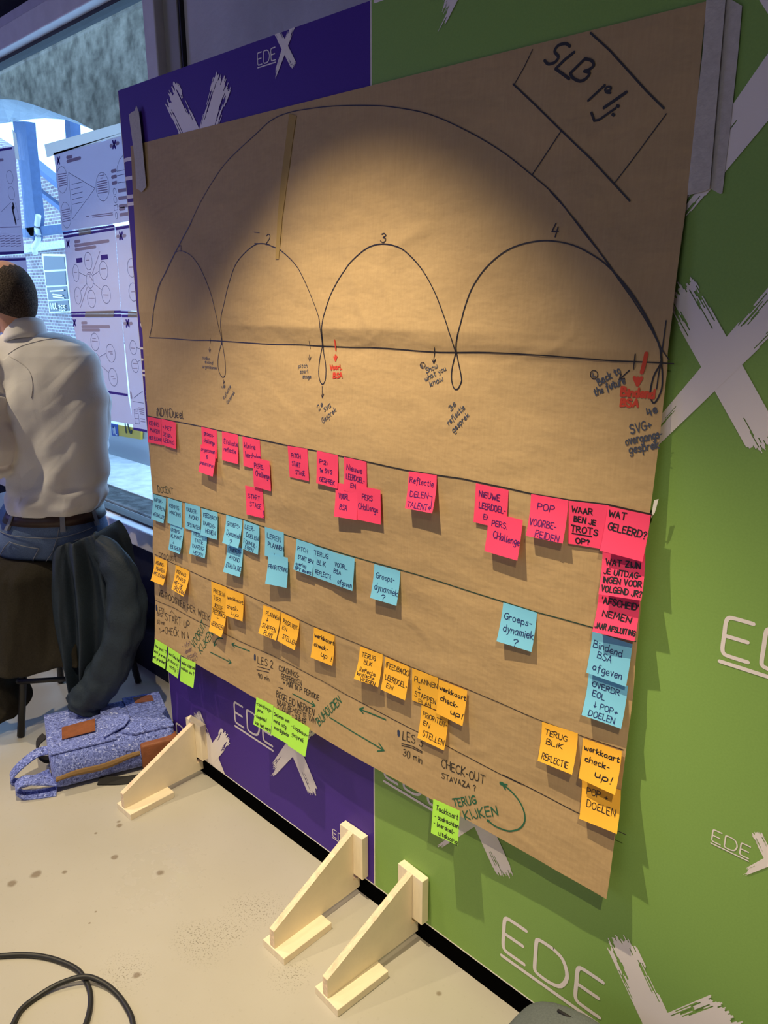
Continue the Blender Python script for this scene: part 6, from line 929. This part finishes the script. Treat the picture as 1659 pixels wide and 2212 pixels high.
strap('carry_loop', [(.01, .005, .03), (-.03, .0, .05), (-.075, .008, .058), (-.098, .012, .036), (-.08, .012, .010), (-.04, .0, .006), (.01, -.01, .006)], .036, M['felt'])
strap('carry_loop', [(.0, .17, .10), (-.022, .16, .085), (-.028, .15, .055), (-.014, .15, .03), (.004, .15, .02)], .03, M['blackcloth'])
strap('shoulder_strap', [(.13, -.015, .008), (.20, -.045, .006), (.27, -.055, .006), (.34, -.04, .008)], .03, M['blackcloth'])

# ------------------------------------------------------------------ grey backpack at the lower right
gb = empty('grey_backpack', (-.385, -.172, 0)); tag(gb, 'dark grey canvas backpack leaning on the green panel at the lower right', 'backpack')
bm = bmesh.new(); rings = []
for i in range(15):
    t = i/14; z = .249*t; k = (1-max(0, (t-.72)/.28)**2.4*.55)
    ring = []
    for q in range(28):
        a = 2*math.pi*q/28; c, s = math.cos(a), math.sin(a); p = .42
        ring.append(Vector((.215*math.copysign(abs(c)**p, c)*(k if c < 0 else 1)*(1+.02*math.sin(5*t)), .095*math.copysign(abs(s)**p, s)*(.55+.45*k), z+.004*(c+.2)*t)))
    rings.append(ring)
loft(bm, rings); bmesh.ops.recalc_face_normals(bm, faces=bm.faces); o = bm_obj('bag_body', bm, M['greybag'], gb, True); o.modifiers.new('b', 'SUBSURF').levels = 1; o.modifiers['b'].render_levels = 1
def gtube(nm, pts, r, m): bm = bmesh.new(); add_tube(bm, catmull(pts, 6), r, 7); return bm_obj(nm, bm, m, gb, True)
gtube('zip', [(-.212, -.078, .09), (-.19, -.093, .186), (-.10, -.090, .210), (.05, -.090, .217), (.18, -.090, .22)], .003, M['blackcloth'])
gtube('zip_pull', [(-.205, -.04, .178), (-.213, -.045, .200), (-.208, -.048, .218)], .004, M['blackcloth'])
gtube('seam_piping', [(-.14, .05, .234), (-.02, .06, .237), (.12, .06, .238), (.2, .06, .238)], .003, M['blackcloth'])
gtube('front_strap', [(-.10, -.090, .213), (-.075, -.100, .13), (-.07, -.100, .03)], .007, M['blackcloth'])

# ------------------------------------------------------------------ cable on the floor
bm = bmesh.new()
C = [(-1.72, -.84), (-1.66, -.775), (-1.606, -.713), (-1.571, -.674), (-1.53, -.642), (-1.483, -.618), (-1.441, -.605), (-1.404, -.605), (-1.374, -.61), (-1.346, -.621), (-1.318, -.639), (-1.295, -.662), (-1.285, -.70), (-1.30, -.745), (-1.34, -.785), (-1.385, -.785), (-1.41, -.757), (-1.432, -.732), (-1.439, -.693), (-1.430, -.649), (-1.402, -.606), (-1.365, -.583), (-1.323, -.573), (-1.277, -.574), (-1.237, -.582), (-1.18, -.61), (-1.12, -.66), (-1.06, -.74)]
P = [Vector((x, y, .0062)) for x, y in C]
for i in (19, 20, 21): P[i].z += (.006, .0125, .006)[i-19]
add_tube(bm, catmull(P, 5), .0058, 10); tag(bm_obj('power_cable', bm, M['cable'], None, True), 'black rubber cable looped on the grey floor', 'cable')

# ------------------------------------------------------------------ seated man, stool and coats: built in the man's own frame (r to his right, f ahead of him)
O = Vector(PF['O']); RV = Vector(PF['r']); FV = Vector(PF['f']); PM = Matrix(((RV.x, FV.x, 0, O.x), (RV.y, FV.y, 0, O.y), (0, 0, 1, 0), (0, 0, 0, 1)))
def W(r, f, z): return O+RV*r+FV*f+Vector((0, 0, z))
SEAT = .585
stool = empty('bar_stool', W(0, .06, 0)); tag(stool, 'black metal stool under the seated man, hung with coats', 'stool'); sinv2 = Matrix.Translation(-stool.location)
def part(nm, bm, m, root, inv, smooth=True): o = bm_obj(nm, bm, m, root, smooth); o.matrix_parent_inverse = inv; return o
bm = bmesh.new(); rings = []
for z, k in ((SEAT-.03, .93), (SEAT-.025, 1), (SEAT-.008, 1), (SEAT, .94)): rings.append([W(.02+.185*k*math.cos(2*math.pi*q/32), .06+.185*k*math.sin(2*math.pi*q/32), z) for q in range(32)])
loft(bm, rings); part('seat', bm, M['metal_black'], stool, sinv2)
for r, f in ((-.115, -.155), (.15, -.12), (.17, .22), (-.13, .22)):
    bm = bmesh.new(); add_tube(bm, [W(.02+(r-.02)*.6, .06+(f-.06)*.6, SEAT-.03), W(r, f, .004)], .0125, 10); part('leg', bm, M['metal_black'], stool, sinv2)
for z in (.20,):
    bm = bmesh.new(); L_ = [W(-.105, -.14, z), W(.14, -.105, z), W(.155, .20, z), W(-.115, .20, z), W(-.105, -.14, z)]
    add_tube(bm, L_, .009, 8); part('footrest', bm, M['metal_black'], stool, sinv2)
bm = bmesh.new(); add_tube(bm, [W(.10, -.13, SEAT-.02), W(.17, -.14, .62), W(.19, -.14, .655), W(.24, -.08, .66), W(.24, .02, .63), W(.19, .06, SEAT-.02)], .011, 8); part('backrest', bm, M['metal_black'], stool, sinv2)

def drape(nm, rows, m, root, inv, folds, depth, seed, th=.006, slant=0):
    """hanging cloth: rows of (z, left r, right r, f) from top to hem, folded across"""
    bm = bmesh.new(); n = 60; g = []
    for j, (z, l, r, f) in enumerate(rows):
        t = j/(len(rows)-1); row = []
        for i in range(n+1):
            s = i/n; a = (s-.5)*2
            rp = depth*(.3+.7*t)*(math.sin(s*folds*2*math.pi+seed+1.8*noise.noise((s*3, t*1.8, seed)))+.8*noise.noise((s*8, t*3, seed+3))+.45*noise.noise((s*18, t*7, seed+6)))
            row.append(bm.verts.new(W(l+(r-l)*s, f+.10*a*a*(1-.3*t)+rp, z+slant*(s-1)*(1-t)**2+.012*noise.noise((s*5, seed, 2))*(t > .9)+.0)))
        g.append(row)
    for a, b in zip(g, g[1:]):
        for i in range(n): bm.faces.new((a[i], b[i], b[i+1], a[i+1]))
    o = part(nm, bm, m, root, inv); s = o.modifiers.new('t', 'SOLIDIFY'); s.thickness = th; o.modifiers.new('s', 'SUBSURF').levels = 1; o.modifiers['s'].render_levels = 1; return o
def dense(rows, k=5):
    out = catmull([Vector(r[:3]) for r in rows], k); f = [r[3] for r in rows]; res = []
    for i, v in enumerate(out):
        q = i/k; a = min(len(f)-1, int(q)); b = min(len(f)-1, a+1); res.append((v[0], v[1], v[2], f[a]+(f[b]-f[a])*(q-a)))
    return res
coat1 = empty('coat', W(-.05, -.2, .27)); tag(coat1, 'olive brown coat hanging from the stool at the left frame edge', 'coat', 'coats hung over the stool'); ci = Matrix.Translation(-coat1.location)
drape('coat_body', dense([(.612, -.24, .10, -.02), (.618, -.27, .11, -.13), (.58, -.30, .115, -.195), (.46, -.33, .12, -.215), (.34, -.35, .118, -.225), (.268, -.36, .115, -.23)]), M['browncoat'], coat1, ci, 2.5, .017, 1.1)
drape('coat_lining', dense([(.30, -.36, -.19, -.12), (.22, -.36, -.14, -.15), (.12, -.36, -.09, -.17), (.045, -.36, -.15, -.19)]), M['browncoat'], coat1, ci, 1.4, .014, 4.4)
coat2 = empty('coat', W(.2, -.2, .15)); tag(coat2, 'dark navy coat bunched over the right side of the stool, sleeve hanging', 'coat', 'coats hung over the stool'); ci = Matrix.Translation(-coat2.location)
drape('coat_body', dense([(.615, .03, .22, .0), (.70, .05, .245, -.10), (.745, .060, .262, -.165), (.69, .04, .300, -.185), (.585, .035, .315, -.195), (.45, .030, .315, -.205), (.30, .04, .27, -.20), (.165, .06, .20, -.19)], 8), M['navycoat'], coat2, ci, 3.0, .026, 2.3, slant=.15)
bm = bmesh.new(); rings = []
SL = catmull([W(.19, -.125, .690), W(.262, -.185, .664), W(.304, -.205, .585), W(.304, -.21, .46), W(.262, -.21, .345), W(.205, -.215, .25), W(.155, -.215, .185), W(.132, -.215, .150)], 12)
for i, p in enumerate(SL):
    t = i/(len(SL)-1); d = (SL[min(i+1, len(SL)-1)]-SL[max(i-1, 0)]).normalized(); a = d.cross(FV).normalized(); rad = .040+.020*math.sin(min(1, t*2)*math.pi/2)
    R_ = []
    for k in range(36):
        q = 2*math.pi*k/36; wr = .22*noise.noise((math.cos(q)*1.6, math.sin(q)*1.6, t*6))+.10*math.sin(t*55+2.5*math.sin(q))*max(0, noise.noise((t*5, math.cos(q), 3))+.25)+.08*noise.noise((math.cos(q)*4, math.sin(q)*4, t*18))
        R_.append(p+(a*math.cos(q)*rad+FV*math.sin(q)*rad*.7)*(1+wr))
    rings.append(R_)
loft(bm, rings); part('sleeve', bm, M['navycoat'], coat2, ci)

# --- the man: one continuous body; hair and clothes are its children
def ell_ring(c, ax, ay, az, n=24, up=None):
    return [c+ax*math.cos(2*math.pi*k/n)+ay*math.sin(2*math.pi*k/n) for k in range(n)]
def capsule_chain(bm, pts, rad, n=14): 
    C = catmull(pts, 5); k = len(C)-1
    def rr(t):
        q = t*(len(rad)-1); a = min(len(rad)-2, int(q)); return rad[a]+(rad[a+1]-rad[a])*(q-a)
    add_tube(bm, C, rr, n)
    for p, r in ((C[0], rad[0]), (C[-1], rad[-1])): bmesh.ops.create_icosphere(bm, subdivisions=2, radius=r*.98, matrix=Matrix.Translation(p))
HD = (RV*-.93+FV*.36+Vector((0, 0, -.12))).normalized(); HL = Vector((0, 0, 1)).cross(HD).normalized(); HU = HD.cross(HL).normalized()
HC = W(-.058, .035, 1.448)
def head_pt(a, b, k=1.0):
    """a: azimuth from the face, b: elevation; an egg shaped skull"""
    ca, sa = math.cos(a), math.sin(a); cb, sb = math.cos(b), math.sin(b)
    fx = (.098 if ca > 0 else .097)*ca*cb; sy = .076*sa*cb; uz = (.103 if sb > 0 else .118)*sb
    if sb < 0: fx += .012*(-sb)*(1 if ca > 0 else -1.2); sy *= 1-.22*(-sb)
    if ca < 0: sy *= 1.03
    return HC+(HD*fx+HL*sy+HU*uz)*k
bm = bmesh.new()
rings = [[head_pt(2*math.pi*k/28, -math.pi/2+math.pi*j/16) for k in range(28)] for j in range(1, 16)]
loft(bm, rings)
# face: brow, nose, lips, chin, ears
def blob(p, s, sc=(1, 1, 1)):
    mtx = Matrix.Translation(p) @ Matrix((HD, HL, HU)).transposed().to_4x4() @ Matrix.Diagonal((s*sc[0], s*sc[1], s*sc[2], 1)); bmesh.ops.create_icosphere(bm, subdivisions=2, radius=1, matrix=mtx)
FP = lambda d, l, u: HC+HD*d+HL*l+HU*u
capsule_chain(bm, [FP(.094, 0, .012), FP(.106, 0, -.012), FP(.118, 0, -.034), FP(.108, 0, -.040)], [.008, .010, .014, .010], 10)
for s in (-1, 1):
    blob(FP(.088, s*.030, .022), .012, (1, 2, .7)); blob(FP(.080, s*.034, .004), .013, (.8, 1.1, .8)); blob(FP(.066, s*.046, -.030), .018, (1, 1, 1)); blob(FP(.104, s*.012, -.038), .008)
    blob(FP(-.012, s*.074, -.018), .020, (.75, .45, 1.6)); blob(FP(-.020, s*.082, -.006), .010, (1, .5, 1.6))
blob(FP(.094, 0, -.066), .010, (.9, 2.2, .55)); blob(FP(.091, 0, -.077), .011, (.9, 1.8, .6)); blob(FP(.082, 0, -.102), .020, (.9, 1.3, .8))
capsule_chain(bm, [HC+HU*-.06+HD*-.02, W(-.026, .038, 1.345), W(-.008, .036, 1.285), W(.0, .04, 1.22)], [.056, .055, .057, .06], 18)
# trunk, limbs, hands, feet
tr = []
for z, r, f, a, b in ((.60, -.005, .02, .155, .125), (.66, .0, .02, .165, .125), (.74, .015, .0, .145, .105), (.82, .025, -.005, .125, .098), (.92, .03, .0, .125, .098), (1.02, .03, .012, .138, .105), (1.12, .02, .028, .15, .108), (1.20, .012, .045, .135, .075), (1.25, .008, .045, .09, .055), (1.29, .0, .04, .05, .045)):
    a *= .86; b *= .86; tr.append([W(r+a*math.cos(2*math.pi*k/28), f+b*math.sin(2*math.pi*k/28), z) for k in range(28)])
loft(bm, tr)
ARM_L = [W(-.120, -.005, 1.235), W(-.112, -.075, 1.10), W(-.095, -.105, .965), W(-.190, -.02, .905), W(-.29, .28, .90), W(-.315, .325, .895)]
ARM_R = [W(.140, .05, 1.235), W(.15, .11, 1.10), W(.11, .18, .97), W(.04, .27, .90), W(-.07, .36, .895), W(-.10, .39, .895)]
for A in (ARM_L, ARM_R):
    capsule_chain(bm, A, [.050, .046, .040, .036, .026, .026])
    p = A[-1]; d = (A[-1]-A[-2]).normalized(); sd = d.cross(Vector((0, 0, 1))).normalized(); dn = Vector((0, 0, -1))
    capsule_chain(bm, [p-d*.01, p+d*.03, p+d*.075], [.026, .034, .034], 12)
    for k, (o_, ln) in enumerate(((-.030, .070), (-.010, .080), (.010, .075), (.029, .060))):
        q = p+d*.075+sd*o_; capsule_chain(bm, [q, q+d*ln*.45, q+d*ln*.8+dn*.012, q+d*ln*.95+dn*.032], [.0095, .009, .0085, .0075], 8)
    s2 = -1 if A is ARM_L else 1; q = p+d*.015-sd*.03*s2
    capsule_chain(bm, [q, q+d*.03-sd*.02*s2, q+d*.058-sd*.024*s2+dn*.008], [.013, .011, .009], 8)
LEG = [[W(-.085, .03, .655), W(-.225, .24, .645), W(-.34, .42, .615), W(-.345, .40, .38), W(-.35, .38, .10), W(-.35, .38, .06)], [W(.060, .04, .655), W(-.045, .24, .645), W(-.15, .42, .615), W(-.15, .40, .38), W(-.15, .38, .10), W(-.15, .38, .06)]]
for A in LEG:
    capsule_chain(bm, A, [.095, .085, .066, .056, .042, .04]); p = A[-1]
    capsule_chain(bm, [p+Vector((0, 0, -.015)), p+FV*.08+Vector((0, 0, -.03)), p+FV*.15+Vector((0, 0, -.036))], [.036, .034, .022], 12)
man = bm_obj('person', bm, M['skin'], None, True); remesh(man, .0055, 3)
tag(man, 'person in a white shirt and blue jeans seated with back to the camera', 'person')
# hair: close cropped round the back and sides, bare crown
bm = bmesh.new(); G = []
for j in range(19):
    row = []
    for k in range(37):
        a = math.radians(72)+math.radians(216)*k/36; s = abs(k-18)/18
        lo = -.80+.60*s**2; hi = .92-.40*s**2+.05*math.sin(k*1.7)*(j > 15)
        b = lo+(hi-lo)*j/18; e = min(1, min(j, 18-j, k, 36-k)/2.0)
        row.append(bm.verts.new(head_pt(a, b, 1+.022*e+.006*noise.noise((a*6, b*6, 1))*e)))
    G.append(row)
for r0, r1 in zip(G, G[1:]):
    for k in range(36): bm.faces.new((r0[k], r0[k+1], r1[k+1], r1[k]))
bm_obj('hair', bm, M['hair'], man, True)
# shirt: trunk and two sleeves in one cloth
bm = bmesh.new(); T = []
def fold(r, z, q): return .0035*noise.noise((r*16, z*9, q))+.007*max(0, noise.noise((r*7+z*5, z*4-r*6, q+4)))
for i, (l, r, z) in enumerate(TORSO):
    pass
prof = [(.773, -.100, .178, -.014, .116), (.79, -.106, .190, -.014, .122), (.825, -.108, .206, -.010, .122), (.87, -.105, .212, -.004, .118), (.93, -.105, .214, .002, .116), (.99, -.110, .218, .010, .118), (1.05, -.118, .219, .018, .122), (1.11, -.128, .218, .026, .124), (1.16, -.138, .216, .034, .120), (1.215, -.145, .208, .040, .112), (1.265, -.140, .192, .044, .098), (1.295, -.125, .168, .046, .084), (1.318, -.105, .125, .046, .068), (1.332, -.075, .07, .044, .055)]
prof = [tuple(v) for v in [list(x) for x in prof]]
fine = []
for a, b in zip(prof, prof[1:]):
    for k in range(4): fine.append([a[m]+(b[m]-a[m])*k/4 for m in range(5)])
fine.append(list(prof[-1]))
for z, l, r, f, d in fine:
    ring = []; c = (l+r)/2; a = (r-l)/2
    for k in range(64):
        q = 2*math.pi*k/64; cx, sx = math.cos(q), math.sin(q); p = .86
        rr = c+a*math.copysign(abs(cx)**p, cx); ff = f+d*math.copysign(abs(sx)**p, sx); w = 1+fold(rr, z, 1.7)/a*1.6
        blouse = .010*math.exp(-((z-.80)/.035)**2)*(1+1.2*noise.noise((q*3, 2, 1)))
        ring.append(W(c+(rr-c)*w+blouse*cx, f+(ff-f)*w+blouse*sx, z-(.012*math.cos(q*5)*.4 if z < .76 else 0)))
    T.append(ring)
loft(bm, T)
for A, RR in ((ARM_L, [.074, .072, .064, .056, .044, .042]), (ARM_R, [.060, .058, .052, .048, .042, .040])):
    A2 = A[:5]; C = catmull(A2, 10); R = []
    for i, p in enumerate(C):
        t = i/(len(C)-1); d = (C[min(i+1, len(C)-1)]-C[max(i-1, 0)]).normalized(); a = d.cross(Vector((0, 0, 1))).normalized() if abs(d.z) < .9 else d.cross(FV).normalized(); b = d.cross(a).normalized()
        q = t*(len(RR)-2); k0 = int(min(len(RR)-2, q)); rad = RR[k0]+(RR[k0+1]-RR[k0])*(q-k0)
        R.append([p+(a*math.cos(2*math.pi*k/28)+b*math.sin(2*math.pi*k/28))*(rad+.007*noise.noise((k*.45, t*14, 3))+.006*math.sin(t*34+k*.4)*(.35+abs(t-.4))) for k in range(28)])
    loft(bm, R)
    bmesh.ops.create_icosphere(bm, subdivisions=3, radius=RR[0]*1.0, matrix=Matrix.Translation(A[0]+Vector((0, 0, -.008))))
bmesh.ops.recalc_face_normals(bm, faces=bm.faces)
shirt = bm_obj('shirt', bm, M['shirt'], man, True); remesh(shirt, .0042, 2)
NOR = [v.normal.copy() for v in shirt.data.vertices]
for v, nv in zip(shirt.data.vertices, NOR):
    q = v.co-O; r, f, z = q.dot(RV), q.dot(FV), q.z
    u = r*.72+z*.70; w = -r*.70+z*.72           # folds run diagonally up to the right shoulder
    n1 = noise.noise((u*5, w*19, f*4+1)); n2 = noise.noise((r*15, z*7, f*6+5)); n3 = noise.noise((r*9+3, z*30, f*9))
    amp = .35+.65*min(1, max(0, (1.30-z)/.12)); low = max(0, 1-abs(z-.84)/.09)
    d = .013*max(0, n1)-.010*max(0, -n1-.05)+.007*n2+.009*n3*low
    if r < -.02 and f < -.05: d += .010*math.sin(z*75+r*30)*noise.noise((r*8, z*8, 9))
    v.co += nv*max(-.006, d)*amp
bm = bmesh.new(); R = []
for t in range(5):
    zz = t/4; rad = .070-.012*zz; c = W(-.012, .038, 1.300+.060*zz)
    R.append([c+RV*math.cos(2*math.pi*k/36)*rad+FV*math.sin(2*math.pi*k/36)*rad*1.05+Vector((0, 0, -.020*math.sin(2*math.pi*k/36)+.012*math.cos(2*math.pi*k/36))) for k in range(36)])
loft(bm, R, True, False); o = bm_obj('collar', bm, M['shirt'], shirt, True); o.modifiers.new('t', 'SOLIDIFY').thickness = .004
from mathutils.bvhtree import BVHTree
sh = BVHTree.FromPolygons([v.co for v in shirt.data.vertices], [tuple(q.vertices) for q in shirt.data.polygons])
def shirt_seam(pts, r_=.0013):
    C = []
    for r, z in [tuple(q) for q in catmull([Vector(q) for q in pts], 8)]:
        hit = sh.ray_cast(W(r, -.6, z), FV)
        if hit[0] is not None: C.append(hit[0]-FV*.0006)
    bm = bmesh.new(); add_tube(bm, C, r_, 5); bm_obj('seam', bm, M['shirtseam'], shirt, True)
shirt_seam(YOKE); shirt_seam(ARMHOLE)
# jeans
bm = bmesh.new(); T = []
for z, r, f, a, b in ((.782, .038, -.014, .138, .112), (.75, .034, -.012, .150, .120), (.71, .022, -.005, .170, .130), (.67, .010, .0, .182, .136), (.63, .0, .01, .180, .132), (.602, -.01, .03, .160, .110)):
    T.append([W(r+a*math.copysign(abs(math.cos(q))**.9, math.cos(q)), f+b*math.copysign(abs(math.sin(q))**.9, math.sin(q)), z) for q in [2*math.pi*k/40 for k in range(40)]])
loft(bm, list(reversed(T)))
for A in LEG: capsule_chain(bm, A[:5], [.100, .094, .080, .070, .062], 20)
bmesh.ops.recalc_face_normals(bm, faces=bm.faces); jeans = bm_obj('jeans', bm, M['jeans'], man, True); remesh(jeans, .006, 4)
def hip(q, z, off):
    zs = [(.782, .038, -.014, .138, .112), (.75, .034, -.012, .150, .120), (.71, .022, -.005, .170, .130), (.67, .010, .0, .182, .136), (.63, .0, .01, .180, .132), (.602, -.01, .03, .160, .110)]
    for u, v in zip(zs, zs[1:]):
        if u[0] >= z >= v[0]:
            t = (u[0]-z)/(u[0]-v[0]); r, f, a, b = [u[k]+(v[k]-u[k])*t for k in range(1, 5)]; break
    return W(r+(a+off)*math.copysign(abs(math.cos(q))**.9, math.cos(q)), f+(b+off)*math.copysign(abs(math.sin(q))**.9, math.sin(q)), z)
bm = bmesh.new(); R = [[hip(2*math.pi*k/48, z, o_) for k in range(48)] for z, o_ in ((.776, .002), (.776, .008), (.742, .008), (.742, .002))]
loft(bm, R+[R[0]], True, False); bmesh.ops.recalc_face_normals(bm, faces=bm.faces); belt = bm_obj('belt', bm, M['belt'], man, True)
for q in (-2.25, -1.15, -.35):
    bm = bmesh.new(); R = [[hip(q+dq, z, .011) for dq in (-.05, .05)]+[hip(q+dq, z, .002) for dq in (.05, -.05)] for z in (.780, .76, .74, .725)]; loft(bm, R); bm_obj('belt_loop', bm, M['denim_seam'], jeans)
def seam(pts, w=.004):
    bm = bmesh.new(); add_tube(bm, [hip(q, z, .0045) for q, z in pts], .0016, 6); return bm_obj('seam', bm, M['denim_seam'], jeans, True)
lin = lambda a, b, n=10: [(a[0]+(b[0]-a[0])*i/n, a[1]+(b[1]-a[1])*i/n) for i in range(n+1)]
seam(lin((-2.6, .715), (-1.25, .705))+lin((-1.25, .705), (-.5, .722))); seam(lin((-1.22, .74), (-1.30, .66))+lin((-1.30, .66), (-1.45, .61)))
seam(lin((-2.05, .690), (-1.52, .672))); seam(lin((-2.05, .690), (-2.3, .63))); seam(lin((-1.52, .672), (-1.62, .615)))
seam(lin((-.95, .690), (-.45, .700)));
